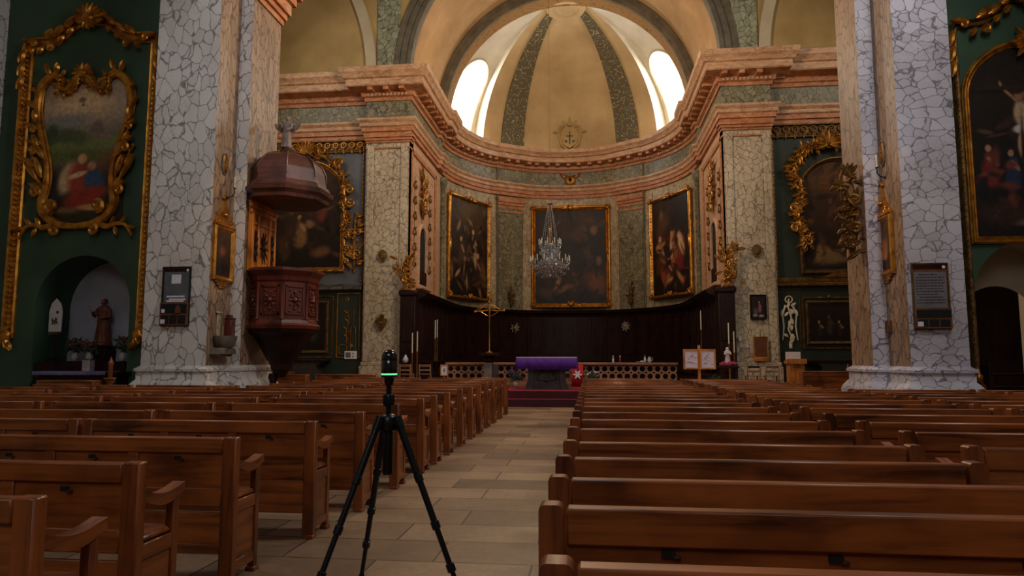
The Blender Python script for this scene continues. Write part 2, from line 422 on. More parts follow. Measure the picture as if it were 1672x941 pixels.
def arch_wall(mb, x0, x1, z0, z1, cx, r, zs, y, n=24, ze=None):
    mb.add([(x0, y, z0), (cx - r, y, z0), (cx - r, y, z1), (x0, y, z1)], [(0, 1, 2, 3)])
    mb.add([(cx + r, y, z0), (x1, y, z0), (x1, y, z1), (cx + r, y, z1)], [(0, 1, 2, 3)])
    ap = [(cx - r * math.cos(PI * i / n), zs + (ze or r) * math.sin(PI * i / n)) for i in range(n + 1)]
    for i in range(n):
        (a, c), (d, e) = ap[i], ap[i + 1]
        mb.add([(a, y, c), (d, y, e), (d, y, z1), (a, y, z1)], [(0, 1, 2, 3)])
    return ap
def arch_tunnel(mb, cx, r, zs, z0, y0, y1, n=24):
    ap = [(cx - r, z0)] + [(cx - r * math.cos(PI * i / n), zs + r * math.sin(PI * i / n)) for i in range(n + 1)] + [(cx + r, z0)]
    for (a, c), (d, e) in zip(ap, ap[1:]):
        mb.add([(a, y0, c), (d, y0, e), (d, y1, e), (a, y1, c)], [(0, 1, 2, 3)])

# green end walls of the side aisles, each with an arched niche
NLX, NRX = -12.42, 9.42
b = MB(); arch_wall(b, -15.6, -9.0, 0, 15, NLX, 1.26, 2.74, 15.5); arch_tunnel(b, NLX, 1.26, 2.74, 0, 15.5, 16.65)
struct(b.build('wall_left_aisle_end', 'green_paint'))
b = MB(); b.add([(-14, 16.65, 0), (-10.9, 16.65, 0), (-10.9, 16.65, 4.3), (-14, 16.65, 4.3)], [(0, 1, 2, 3)])
struct(b.build('wall_left_niche_back', 'niche_white'))
b = MB(); arch_wall(b, 7.0, 13.5, 0, 15, NRX, 1.28, 2.72, 15.5); struct(b.build('wall_right_aisle_end', 'green_paint'))
b = MB(); arch_tunnel(b, NRX, 1.28, 2.72, 0, 15.5, 16.9); struct(b.build('wall_right_niche_side', 'pale_plaster'))
b = MB(); arch_wall(b, 8.0, 10.9, 0, 4.3, 9.35, .82, 2.3, 16.9); struct(b.build('wall_right_niche_back', 'pale_plaster'))
b = MB(); b.box(8.2, 10.6, 18.2, 18.4, 0, 4); struct(b.build('wall_right_passage_end', 'dark_wood'))
b = MB(); b.box(-15.75, -15.5, -8, 15.6, 0, 15); struct(b.build('wall_left_aisle', 'pale_plaster'))
b = MB(); b.box(13.4, 13.6, -8, 15.6, 0, 15); struct(b.build('wall_right_aisle', 'pale_plaster'))
b = MB(); b.box(-15.5, -15.02, 15.2, 15.5, 0, 15); struct(b.build('trim_left_aisle_pilaster', 'marble_white'))
# transept side walls
b = MB(); b.box(-14.9, -14.7, 15.6, 25.6, 0, 19); struct(b.build('wall_left_transept', 'pale_plaster'))
b = MB(); b.box(12.7, 12.9, 15.6, 25.6, 0, 19); struct(b.build('wall_right_transept', 'pale_plaster'))

# big crossing pillars, white marble in front, finer veins and painted-in lamplight on inner faces
def pillar(name, poly, lamplit, front):
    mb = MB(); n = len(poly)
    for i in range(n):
        a, c = poly[i], poly[(i + 1) % n]; mb.m = 1 if i in lamplit else 0
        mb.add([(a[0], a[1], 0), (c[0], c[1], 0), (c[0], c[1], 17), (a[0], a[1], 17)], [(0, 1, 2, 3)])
    struct(mb.build(name, [front, 'marble_lamplit'], smooth=False))
    # moulded base
    mb = MB(); prof = [(0, 0), (-.2, 0), (-.2, .78), (-.17, .86), (-.10, .96), (-.06, 1.0), (-.06, 1.16), (-.10, 1.18), (-.10, 1.23), (-.04, 1.27), (0, 1.3)]
    mb.sweep(poly, True, prof, XYZ); struct(mb.build(name.replace('pillar', 'pillar_base'), front, ang=.9))
pl = [(-9.75, 14), (-8.25, 14), (-8.25, 14.9), (-7.95, 14.9), (-7.95, 16.35), (-9.75, 16.35)]
pr = [(6.15, 14), (7.22, 14), (7.22, 16.1), (5.83, 16.1), (5.83, 14.95), (6.15, 14.95)]
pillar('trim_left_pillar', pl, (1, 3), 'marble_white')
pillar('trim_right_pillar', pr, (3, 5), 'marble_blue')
def impost(name, x, sg, y0, y1):
    mb = MB(); 
    for i, (o, z0, z1) in enumerate(((.05, 10.15, 10.3), (.12, 10.3, 10.45), (.2, 10.45, 10.75), (.3, 10.75, 10.95), (.42, 10.95, 11.2), (.5, 11.2, 11.35))):
        xa, xb = sorted((x - sg * .4, x + sg * o)); mb.box(xa, xb, y0 - o * .3, y1 + o * .8, z0, z1)
    struct(mb.build(name, 'marble_pink', smooth=False))
impost('trim_left_impost', -7.95, 1, 14.95, 16.35); impost('trim_right_impost', 5.83, -1, 15.0, 16.1)

# choir plan ------------------------------------------------------------------------------------------------
HW, CY, Z0, RA = 5.87, 30.4, 12.4, 5.87
def ap(az, r=RA): return (AX + r * math.sin(R_(az)), CY + r * math.cos(R_(az)))
def plan(ress=.1):
    L = [(-14.7, 25.35), (AX - 7.58, 25.35), (AX - 7.58, 25.0), (AX - HW, 25.0), (AX - HW, 29.55), (AX - HW + .14, 29.62), (AX - HW + .14, 30.2), (AX - HW, 30.3)]
    azs = []
    arc = []
    for az in range(-88, 0, 4):
        r = RA - (ress if -41 < az < -25 else 0); arc.append(ap(az, r))
    arc2 = [(2 * AX - x, y) for x, y in reversed(arc)]
    Rr = [(2 * AX - x, y) for x, y in reversed(L)]; Rr[-1] = (12.7, 25.35)
    return L + arc + [ap(0)] + arc2 + Rr
PLAN = plan(); PL0 = plan(0)
# lower walls
b = MB(); rev = list(reversed(PL0))
def wallstrip(mb, pts, z0, z1):
    for a, c in zip(pts, pts[1:]): mb.add([(a[0], a[1], z0), (c[0], c[1], z0), (c[0], c[1], z1), (a[0], a[1], z1)], [(0, 1, 2, 3)])
wallstrip(b, [ap(a) for a in range(-90, 91, 3)], .2, 12.6); struct(b.build('wall_apse', 'marble_beige', ang=.9))
for sg, nm in ((-1, 'left'), (1, 'right')):
    x = AX + sg * HW
    b = MB(); b.add([(x, 25, .2), (x, 30.45, .2), (x, 30.45, 12.6), (x, 25, 12.6)], [(0, 1, 2, 3)]); struct(b.build('wall_%s_choir' % nm, 'marble_peach'))
    xa, xb = sorted((AX + sg * HW, AX + sg * 7.58))
    b = MB(); b.box(xa, xb, 25.0, 25.6, .2, 12.6); struct(b.build('trim_%s_choir_pilaster' % nm, 'marble_choir', smooth=False))
    # thin marble strips edging the pilaster face and its base
    b = MB()
    for q in (xa + .05, xb - .33): b.box(q, q + .28, 24.94, 25.0, 1.3, 9.6, .02)
    b.box(xa - .06, xb + .06, 24.82, 25.0, .45, 1.15, .02); b.box(xa - .03, xb + .03, 24.86, 25.0, 1.15, 1.3, .03)
    struct(b.build('trim_%s_pilaster_edges' % nm, 'marble_choir', smooth=False))
    x0, x1 = (-14.7, AX - 7.58) if sg < 0 else (AX + 7.58, 12.7)
    b = MB(); b.box(x0, x1, 25.35, 25.6, .2, 12.6); struct(b.build('wall_%s_bay' % nm, 'marble_grey' if sg < 0 else 'marble_green'))
    # pink mouldings framing the choir side wall
    b = MB()
    for y in (25.25, 29.3): b.box(*sorted((x, x - sg * .06)), y, y + .18, 4, 9.6, .02)
    b.box(*sorted((x, x - sg * .06)), 25.25, 29.48, 9.4, 9.6, .02)
    struct(b.build('trim_%s_choir_frame' % nm, 'marble_pink', smooth=False))
# pilasters of the apse wall
for i, (a0, a1, mt) in enumerate(((-40, -26, 'marble_olive'), (26, 40, 'marble_olive'))):
    b = MB(); k = 6
    ring = [ap(a0 + (a1 - a0) * j / k, RA - .12) for j in range(k + 1)]; back = [ap(a1, RA + .05), ap(a0, RA + .05)]
    b.prism(ring + back, XYZ, 3.6, 9.3); struct(b.build('trim_apse_pilaster_%d' % (i + 1), mt, ang=.5))
    b = MB()
    for o, z0, z1 in ((.16, 9.05, 9.15), (.14, 9.3, 9.45), (.2, 9.45, 9.6), (.26, 9.6, 9.85)):
        b.prism([ap(a0 - o * 4 + (a1 - a0 + o * 8) * j / k, RA - o) for j in range(k + 1)] + [ap(a1 + o * 4, RA + .05), ap(a0 - o * 4, RA + .05)], XYZ, z0, z1)
    struct(b.build('trim_apse_capital_%d' % (i + 1), 'marble_pink', ang=.5))
    b = MB()
    for a in ((a0 - 5.5, a0 - .4), (a1 + .4, a1 + 5.5)):
        b.prism([ap(a[0] + (a[1] - a[0]) * j / 3, RA - .05) for j in range(4)] + [ap(a[1], RA + .05), ap(a[0], RA + .05)], XYZ, 3.6, 9.85)
    struct(b.build('trim_apse_strip_%d' % (i + 1), 'marble_beige', ang=.5))
    x, y = ap(a0 - .7 if a0 < 0 else a1 + .7, RA - .1); b = MB(); b.lathe([(.055, 3.9), (.055, 11.4)], x, y, 10); struct(b.build('trim_apse_dark_rod_%d' % (i + 1), 'dark_moulding'))  # thin dark rod along the outer edge of the pilaster
# green pipes of shadow beside the pilasters: narrow round mouldings at the choir corners
for i, az in enumerate((-87.5, 87.5)):
    x, y = ap(az, RA - .08); b = MB(); b.lathe([(.11, 3.8), (.11, 9.3), (.2, 9.45), (.22, 9.8)], x, y, 12); struct(b.build('trim_choir_corner_%d' % (i + 1), 'marble_olive'))

# entablature: frieze, architrave, capital mouldings, cornice (offset to the right of the path = into the room)
def rib(prof): return [(-o, z) for o, z in prof]
b = MB(); b.sweep(PLAN, False, rib([(-.1, 10.66), (.02, 10.66), (.02, 11.42), (-.1, 11.42)]), XYZ); struct(b.build('trim_frieze', 'marble_olive', ang=.5))
b = MB(); b.sweep(PLAN, False, rib([(-.1, 9.98), (.10, 9.98), (.10, 10.14), (.16, 10.16), (.16, 10.32), (-.1, 10.32)]), XYZ)
struct(b.build('trim_architrave', 'marble_pink', ang=.5))
b = MB(); b.sweep(PLAN, False, rib([(-.1, 10.32), (.16, 10.32), (.22, 10.36), (.22, 10.48), (.30, 10.58), (.30, 10.66), (-.1, 10.66)]), XYZ); struct(b.build('trim_architrave_top', 'marble_pink_lit', ang=.5))
COR = [(-.1, 11.40), (.08, 11.40), (.10, 11.52), (.18, 11.56), (.20, 11.70), (.22, 11.72), (.62, 11.80), (.66, 11.84), (.66, 12.06), (.74, 12.10), (.78, 12.22), (.86, 12.30), (.88, 12.48), (-.1, 12.56)]
CORL = [q for q in COR if q[1] <= 11.81]; CORU = [(-.1, 11.80)] + [q for q in COR if q[1] >= 11.80]
b = MB(); b.sweep(PLAN, False, rib(CORL + [(-.1, 11.80)]), XYZ); struct(b.build('trim_cornice_soffit', 'marble_pink', ang=.5))
b = MB(); b.sweep(PLAN, False, rib(CORU), XYZ); struct(b.build('trim_cornice', 'marble_pink_lit', ang=.5))  # upper bands coloured pale as if lit
# dentils and modillions following the cornice
b = MB(); d = MB()
def along(path, step, fn, s0=0):
    acc = s0
    for a, c in zip(path, path[1:]):
        a, c = Vector(a), Vector(c); L = (c - a).length
        if L < .02: continue
        t = (c - a) / L; n = Vector((t.y, -t.x))
        while acc < L:
            fn(a + t * acc, t, n); acc += step
        acc -= L
def obox(mb, p, t, n, w, o0, o1, z0, z1):
    q = [p - t * w / 2 + n * o0, p + t * w / 2 + n * o0, p + t * w / 2 + n * o1, p - t * w / 2 + n * o1]
    mb.prism([(v.x, v.y) for v in q], XYZ, z0, z1)
vis = [p for p in PLAN if -13.5 < p[0] < 11.5]
along(vis, .15, lambda p, t, n: obox(d, p, t, n, .085, .1, .22, 11.56, 11.66))
along(vis, .62, lambda p, t, n: obox(b, p, t, n, .2, .18, .58, 11.67, 11.8))
struct(d.build('trim_dentils', 'marble_peach', smooth=False)); struct(b.build('trim_modillions', 'marble_pink', smooth=False))
# capitals under the architrave of the choir pilasters
for sg, nm in ((-1, 'left'), (1, 'right')):
    xa, xb = sorted((AX + sg * HW, AX + sg * 7.58)); b = MB()
    for o, z0, z1 in ((.05, 9.5, 9.56), (.06, 9.74, 9.82), (.12, 9.82, 9.92), (.18, 9.92, 10.02)):
        b.box(xa - o * (1 if sg > 0 else .3), xb + o * (1 if sg < 0 else .3), 25 - o, 25.3, z0, z1)
    struct(b.build('trim_%s_pilaster_capital' % nm, 'marble_pink', smooth=False))

# upper wall over the choir arch, lunettes, arch bands, vault
RO = 5.95
b = MB(); arch_wall(b, -14.7, 12.7, 12.5, 20, AX, RO, 12.5, 25.0, 40); struct(b.build('wall_upper_chancel', 'ochre_wall'))
def arc_band(mb, r0, r1, zc, y0, y1, n=48, cx=AX, a0=0, a1=PI):
    pts = [(cx - math.cos(a0 + (a1 - a0) * i / n), zc + math.sin(a0 + (a1 - a0) * i / n)) for i in range(n + 1)]
    for i in range(n):
        t0, t1 = a0 + (a1 - a0) * i / n, a0 + (a1 - a0) * (i + 1) / n
        vs = []
        for t in (t0, t1):
            for r in (r0, r1):
                for y in (y0, y1): vs.append((cx - r * math.cos(t), y, zc + r * math.sin(t)))
        mb.add(vs, [(0, 1, 5, 4), (2, 6, 7, 3), (0, 4, 6, 2), (1, 3, 7, 5)])
b = MB(); arc_band(b, RO - .12, RO + .05, 12.5, 24.8, 25.2); arc_band(b, RO + .05, RO + .32, 12.5, 24.86, 25.05); arc_band(b, RO + .32, RO + .62, 12.5, 24.92, 25.02)
struct(b.build('trim_chancel_arch', 'dark_moulding'))
for sg, nm in ((-1, 'left'), (1, 'right')):
    b = MB(); xa, xb = sorted((AX + sg * 6.3, AX + sg * 7.2)); b.box(xa, xb, 24.93, 25.1, 12.5, 20)
    xm = (xa + xb) / 2; b.box(xm - .03, xm + .03, 24.91, 24.95, 15.2, 20)
    struct(b.build('trim_%s_upper_pilaster' % nm, 'marble_sage', smooth=False))
    cx = AX + sg * 15.25; b = MB(); arc_band(b, 7.62, 8.02, 12.5, 24.88, 25.02, 60, cx); struct(b.build('trim_%s_lunette_arch' % nm, 'pale_plaster'))
# barrel vault over the choir bay and the arch in front of the apse
b = MB()
for i in range(40):
    t0, t1 = PI * i / 40, PI * (i + 1) / 40
    b.add([(AX - HW * math.cos(t), y, 12.5 + HW * math.sin(t)) for t in (t0, t1) for y in (25, 30.4)], [(0, 1, 3, 2)])
struct(b.build('ceiling_choir_vault', 'vault_orange'))
b = MB(); arc_band(b, 5.46, 5.9, 12.42, 29.55, 30.6, 60); struct(b.build('trim_apse_arch', 'arabesque_warm'))
b = MB(); arc_band(b, 5.40, 5.62, 12.42, 29.46, 29.62, 60); arc_band(b, 5.62, 5.88, 12.42, 29.5, 29.6, 60); struct(b.build('trim_apse_arch_moulding', 'dark_moulding'))
# semi-dome of the apse
def S(az, th, r=RA): return (AX + r * math.cos(th) * math.sin(R_(az)), CY + r * math.cos(th) * math.cos(R_(az)), Z0 + r * math.sin(th))
def gore(mb, a0, a1, r, na, nt=22, t1=PI / 2 - .02):
    for i in range(na):
        for j in range(nt):
            A, B = a0 + (a1 - a0) * i / na, a0 + (a1 - a0) * (i + 1) / na; t, u = t1 * j / nt, t1 * (j + 1) / nt
            mb.add([S(A, t, r), S(B, t, r), S(B, u, r), S(A, u, r)], [(0, 1, 2, 3)])
GE = 49.5; GO = 87.5
b = MB(); gore(b, -GE, GE, RA, 24); struct(b.build('ceiling_apse_dome', 'ochre_plaster'))
for sg in (-1, 1):
    b = MB(); gore(b, sg * 25.2, sg * 38.2, RA - .1, 4)
    for a in (25.2, 38.2):
        for j in range(22):
            t, u = (PI / 2 - .02) * j / 22, (PI / 2 - .02) * (j + 1) / 22
            b.add([S(sg * a, t, RA), S(sg * a, u, RA), S(sg * a, u, RA - .1), S(sg * a, t, RA - .1)], [(0, 1, 2, 3)])
    struct(b.build('trim_dome_rib_%d' % (1 if sg < 0 else 2), 'arabesque', ang=.5))
    # recessed window bay between the rib and the arch
    azc = sg * 61.0; e = Vector((math.sin(R_(azc)), math.cos(R_(azc)), 0)); tt = Vector((e.y, -e.x, 0)); C0 = Vector((AX, CY, Z0)); AE = RA + .75; HZ = RA
    def W(s, n, z): return tuple(C0 + tt * s + e * n + Vector((0, 0, z)))
    def surf(s, z):
        rh2 = AE * AE * max(0, 1 - (z / HZ) ** 2); return W(s, math.sqrt(max(rh2 - s * s, 0)), z)
    def edge(az, z): # in gore frame
        rh = AE * math.sqrt(max(0, 1 - (z / HZ) ** 2)); d_ = R_(az - azc); return (rh * math.sin(d_), z)
    N = 20; zs_ = [HZ * .999 * math.sin(PI / 2 * j / N) for j in range(N + 1)]
    left = [edge(sg * GE, z) for z in zs_]; right = [edge(sg * GO, z) for z in zs_]
    if left[0][0] > right[0][0]: left, right = right, left
    out = [(left[0][0] + (right[0][0] - left[0][0]) * k / 12, 0) for k in range(12)] + right + list(reversed(left))[:-1]
    hw, zb, zt = 1.0, .62, 3.0
    cz = 2.2
    def arch_ring(hw, zb, zt, n):
        # points ordered by angle around (0,cz) for each outer point
        res = []
        for (s, z) in out:
            dx, dz = s, z - cz; L = math.hypot(dx, dz) or 1; dx, dz = dx / L, dz / L; lo, hi = 0, 8
            for _ in range(30):
                m = (lo + hi) / 2; x, y = dx * m, cz + dz * m
                inside = abs(x) <= hw and zb <= y and (y <= zt or x * x + (y - zt) ** 2 <= hw * hw)
                if inside: lo = m
                else: hi = m
            res.append((dx * lo, cz + dz * lo))
        return res
    ring = arch_ring(hw, zb, zt, 0); ring2 = arch_ring(.72, .75, 2.85, 0); n = len(out); K = 5
    g = MB(); vs = []
    for k in range(K + 1):
        for o, i in zip(out, ring):
            f = k / K; vs.append(surf(i[0] + (o[0] - i[0]) * f, i[1] + (o[1] - i[1]) * f))
    g.add(vs, [(k * n + i, k * n + (i + 1) % n, (k + 1) * n + (i + 1) % n, (k + 1) * n + i) for k in range(K) for i in range(n)])
    # splayed reveal to the glass, and the cheeks back to the dome
    PN = 7.45
    vs = [surf(*i) for i in ring] + [W(s, PN, z) for s, z in ring2]
    g.add(vs, [(i, (i + 1) % n, n + (i + 1) % n, n + i) for i in range(n)])
    for az in (sg * GE, sg * GO):
        for z, z2 in zip(zs_, zs_[1:]):
            q = []
            for zz in (z, z2):
                th = math.asin(min(1, zz / RA)); rr = RA * math.cos(th); rA = AE * math.sqrt(max(0, 1 - (zz / HZ) ** 2)); d_ = R_(az)
                q += [(AX + rr * math.sin(d_), CY + rr * math.cos(d_), Z0 + zz), (AX + rA * math.sin(d_), CY + rA * math.cos(d_), Z0 + zz)]
            g.add(q, [(0, 1, 3, 2)])
    # sill shelf
    shelf = [ap(sg * (GE + (GO - GE) * k / 8), RA - .1) for k in range(9)] + [ap(sg * (GO - (GO - GE) * k / 8), AE + .05) for k in range(9)]
    g.prism(shelf, XYZ, Z0 - .02, Z0 + .02)
    struct(g.build('ceiling_window_bay_%d' % (1 if sg < 0 else 2), 'white_plaster', ang=.5))
    # moulding round the opening
    r3 = arch_ring(hw + .02, zb, zt, 0)
    g = MB(); g.tube([surf(*i) for i in r3], .07, 6, closed=True); struct(g.build('trim_window_moulding_%d' % (1 if sg < 0 else 2), 'pale_plaster'))
    wn = thing('window_%d' % (1 if sg < 0 else 2), '', ''); del wn['label']; del wn['category']; struct(wn)
    g = MB(); vs = [W(s, PN, z) for s, z in ring2]; g.add(vs, [tuple(range(n))]); g.build('pane', 'lit_glass', wn, smooth=False)
    g = MB()
    for z in (1.2, 1.65, 2.1, 2.55, 3.0, 3.45): g.tube([W(-.7 if z < 3.1 else -.5, PN - .03, z), W(.7 if z < 3.1 else .5, PN - .03, z)], .012, 5)
    for s in (-.36, 0, .36): g.tube([W(s, PN - .03, .75), W(s, PN - .03, 3.4)], .01, 5)
    g.build('muntins', 'iron', wn)
    c = Vector(W(0, PN - .25, 2.2)); t = Vector(W(0, 0, .6)); lamp('apse_window_light_%d' % (1 if sg < 0 else 2), 'AREA', c, 270, (1, .99, .95), t, 1.2, 2.2)
# round medallion at the crown of the dome
b = MB(); b.lathe([(0, -.02), (.6, 0), (.66, -.06), (.86, -.08), (.92, 0), (.9, .3)], AX, 31.05, 28, cz=17.93); struct(b.build('trim_dome_medallion', 'ochre_plaster'))
# ------------------------------------------------------------------ PEWS
ORD = ['first', 'second', 'third', 'fourth', 'fifth', 'sixth', 'seventh', 'eighth', 'ninth', 'tenth', 'eleventh', 'twelfth', 'thirteenth', 'fourteenth', 'fifteenth',
       'sixteenth', 'seventeenth', 'eighteenth', 'nineteenth', 'twentieth', 'twenty-first', 'twenty-second', 'twenty-third', 'twenty-fourth']
def round_post(mb, x0, x1, y0, y1, z1, r=.022, z0=0.02):
    pts = [(x0, z0), (x1, z0)] + [(x1 - r + r * math.cos(a), z1 - r + r * math.sin(a)) for a in (0, .5, 1.05, PI / 2)] + [(x0 + r - r * math.cos(a), z1 - r + r * math.sin(a)) for a in (PI / 2, 1.05, .5, 0)]
    mb.prism(pts, lambda a, b_, c: (a, c, b_), y0, y1)
def make_pew(style, L):
    t = thing('church_pew', 'church pew', 'pew'); H = .95 if style == 'A' else .92
    for k, x in enumerate((0, L - .095)):
        p = MB()
        if style == 'A': p.box(x, x + .095, -.02, .05, .02, H, .008)
        else: round_post(p, x, x + .095, -.035, .055, H)
        p.build('back_post', 'pew_wood_v', t)
    a, c = (.095, L - .095) if style == 'A' else (.106, L - .106)
    r = MB()
    if style == 'A':
        r.box(a, c, -.022, .045, H - .105, H - .004, .008)
    else:
        r.box(a, c, -.026, .05, H - .15, H - .012, .008)
    r.build('top_rail', 'pew_wood', t)
    p = MB()
    if style == 'A':
        p.box(a, c, .0, .02, .61, H - .1); 
        for x in (.72, 1.33): p.box(x, x + .075, -.014, .03, .61, H - .1, .004)
        p.box(a, c, -.016, .04, .50, .62, .006)
    else:
        p.box(a, c, .0, .02, .50, H - .15); p.box(a, c, -.014, .04, .62, .70, .006)
        for x in (.2, .78, 1.52): p.box(x, x + .16, -.012, .03, .34, .63, .004)
    p.build('back_panel', 'pew_wood', t)
    p = MB(); p.box(a, c, .0, .025, .2, .46, .004); p.box(a, c, -.012, .03, .2, .26, .004); p.build('lower_panel', 'pew_wood', t)
    s = MB(); s.box(.03, L - .03, .03, .36, .53, .565, .012); s.build('seat', 'pew_wood', t)
    for x in (.0, L - .075):
        m = MB(); k = 10; y0, y1 = .04, .39
        top = [(y0 + (y1 - y0) * i / k, .80 - .03 * math.sin(PI * i / k * 1.1) - .02 * i / k) for i in range(k + 1)]
        bot = [(y, z - .05 - .012 * math.sin(PI * (y - y0) / (y1 - y0))) for y, z in reversed(top)]
        m.prism(top + bot, lambda q, w, e: (e, q, w), x, x + .075); m.build('armrest', 'pew_wood_y', t, ang=.5)
        m = MB(); m.box(x + .012, x + .062, .31, .365, .02, .755, .006); m.build('front_leg', 'pew_wood_v', t)
        m = MB(); m.box(x + .026, x + .05, .05, .31, .1, .53); m.box(x + .014, x + .06, .05, .31, .45, .53, .004); m.box(x + .014, x + .06, .05, .31, .07, .14, .004); m.build('end_panel', 'pew_wood_y', t)
        m = MB(); m.box(x + .0, x + .08, -.03, .06, 0, .03, .004); m.build('foot', 'pew_wood_v', t); m = MB(); m.box(x + .004, x + .072, .30, .375, 0, .03, .004); m.build('foot', 'pew_wood_v', t)
    for x in ((.42, 1.04, 1.66) if style == 'A' else (.46, 1.06, 1.72)):
        z = .80 if style == 'A' else .735
        hk = MB(); ho = MB(); hk.box(x, x + .05, -.004 if style == 'A' else -.015, .022, z, z + .024); ho.box(x + .042, x + .07, -.02, -.002, z - .004, z + .006, .002)
        s_ = hk.build('hat_hook_slot', 'black_slot', t, smooth=False); ho.build('hat_hook', 'hook_iron', s_)
    return t
LY = [2.45, 3.3, 4.38, 5.56, 6.55, 7.7, 8.75, 9.5, 10.4, 11.45, 12.45, 13.4, 14.4, 15.4, 16.5, 17.7]
RY = [1.96, 2.7, 3.32, 4.0, 4.73, 5.62, 6.45, 7.3, 8.18, 8.95, 9.75, 10.55, 11.35, 12.15, 12.95, 13.75, 14.55, 15.35, 16.15, 16.95, 17.75, 18.6]
PA = make_pew('A', 2.1); PB = make_pew('B', 2.3); PC = make_pew('B', 2.12)
used = set()
def put(P, x, y, label, group):
    if id(P) not in used and P.name not in used:
        used.add(P.name); P.location = (x, y, 0); P['label'] = label; P['group'] = group; return P
    return dup(P, (x, y, 0), label, None, group)
LB = [(-4.29, 'next to the aisle'), (-6.5, 'second from the aisle'), (-8.72, 'third from the aisle'), (-10.93, 'fourth from the aisle')]
rng = random.Random(3)
for i, y in enumerate(LY):
    for j, (x, w) in enumerate(LB):
        if px_of(x + 2.1, y, .95)[0] < 4 or px_of(x, y, .95)[0] > 1668: continue
        if j >= 2 and y > 12.6: continue
        if j == 1 and y > 17: pass
        n = ORD[i] + ' row from the front edge'
        if i == 0: n = 'nearest row'
        if i == len(LY) - 1: n = 'last row before the altar steps'
        put(PA, x + (rng.uniform(-.025, .025) if j else (.10, -.07, -.14, -.08, .0, .02)[i] if i < 6 else .06), y, 'panelled pew, left block, %s, %s' % (n, w), 'panelled pews left of the aisle')
RB = [(-.165, 'next to the aisle', PB), (2.36, 'second from the aisle', PC), (4.58, 'third from the aisle', PC), (6.8, 'fourth from the aisle', PC), (9.02, 'fifth from the aisle', PC)]
for i, y in enumerate(RY):
    for j, (x, w, P) in enumerate(RB):
        a, c = px_of(x, y, .92), px_of(x + 2.1, y, .92)
        if a[0] > 1668: continue
        if j >= 2 and y > 13.2: continue
        n = ORD[i] + ' row from the front edge'
        if i == 0: n = 'nearest row'
        if i == len(RY) - 1: n = 'last row before the altar steps'
        put(P, x + (rng.uniform(-.02, .02) if j else (.02 if i == 0 else -.035 if i < 4 else -.02)), y, 'round-posted pew, right block, %s, %s' % (n, w), 'brown pews right of the aisle')
# a plain backless kneeling bench at the foot of the left pillar
def kneeler(name, loc, L, H, label, cat, rz=0, group=None):
    t = thing(name, label, cat, loc, rz, group)
    m = MB(); m.box(0, L, .0, .28, H - .04, H, .01); m.build('top_board', 'pew_wood', t)
    m = MB(); m.box(.03, L - .03, .04, .07, .1, H - .04, .004); m.box(.03, L - .03, .02, .09, H - .14, H - .04, .004); m.box(.03, L - .03, .02, .09, .06, .12, .004); m.build('front_panel', 'pew_wood', t)
    for x in (0, L - .05):
        m = MB(); m.box(x, x + .05, 0, .26, 0, H - .03, .006); m.build('end_board', 'pew_wood_v', t)
    m = MB(); m.box(.05, L - .05, .26, .46, .16, .2, .008); m.build('kneeling_board', 'pew_wood', t)
    for x in (.06, L - .1):
        m = MB(); m.box(x, x + .04, .3, .44, 0, .16); m.build('foot', 'pew_wood_v', t)
    return t
kneeler('kneeling_bench', (-11.6, 13.3, 0), 1.3, 1.0, 'tall brown kneeling bench in front of the green niche, left of the marble pillar', 'bench')

# ------------------------------------------------------------------ SCANNER ON TRIPOD
tx, ty = -1.25, 4.2
t = thing('tripod', 'black three-legged camera tripod standing in the aisle', 'tripod', (tx, ty, 0))
m = MB(); m.lathe([(.028, .76), (.031, .77), (.031, 1.08), (.028, 1.09)], seg=14); m.build('centre_column_sleeve', 'black_metal', t)
m = MB(); m.lathe([(.017, 1.09), (.017, 1.30), (.024, 1.305), (.026, 1.325), (.03, 1.33), (.03, 1.352)], seg=14); m.build('centre_column', 'black_metal', t)
m = MB(); m.lathe([(.026, 1.175), (.034, 1.18), (.036, 1.20), (.036, 1.245), (.033, 1.25), (.022, 1.252)], seg=14)
for k in range(12): m.box(.034 * math.cos(k * PI / 6) - .003, .034 * math.cos(k * PI / 6) + .003, .034 * math.sin(k * PI / 6) - .003, .034 * math.sin(k * PI / 6) + .003, 1.2, 1.24)
m.build('column_lock', 'black_metal', t)
m = MB(); m.lathe([(.03, 1.02), (.052, 1.03), (.056, 1.06), (.056, 1.105), (.04, 1.125), (.026, 1.13)], seg=18)
for a in (-12, 124, 230): m.ell((.06 * math.cos(R_(a)), .06 * math.sin(R_(a)), 1.085), .028, .028, .035)
m.build('shoulder', 'black_metal', t)
for a in (-12, 124, 230):
    d = Vector((math.cos(R_(a)), math.sin(R_(a)), 0)); A = d * .068 + Vector((0, 0, 1.09)); B = d * .53 + Vector((0, 0, .015)); ax = B - A
    pts = []; rs = []
    for f0, f1, r in ((0, .33, .0225), (.33, .58, .0195), (.58, .8, .017), (.8, .985, .0145)):
        pts += [A + ax * f0, A + ax * (f1 - .001)]; rs += [r, r]
    m = MB(); m.tube(pts, rs, 10); lg = m.build('leg', 'black_metal', t)
    m = MB()
    for f in (.33, .58, .8): m.tube([A + ax * (f - .035), A + ax * (f - .032), A + ax * (f + .005), A + ax * (f + .01)], [.022, .0265, .0265, .019], 12)
    m.build('leg_lock', 'black_metal', lg)
    m = MB(); m.tube([A - ax.normalized() * .025, A + ax * .05], [.029, .026], 10); m.build('leg_hinge', 'black_metal', lg)
    m = MB(); m.lathe([(.006, 0), (.018, 0), (.02, .012), (.014, .03)], B.x, B.y, 10); m.build('rubber_foot', 'black_metal', lg)
t = thing('laser_scanner', 'small black dome-topped scanner with a green light ring on the tripod', 'scanner', (tx, ty, 1.352))
m = MB(); m.lathe([(.03, 0), (.046, .004), (.049, .008), (.049, .018)], seg=32); m.build('base', 'black_gloss', t)
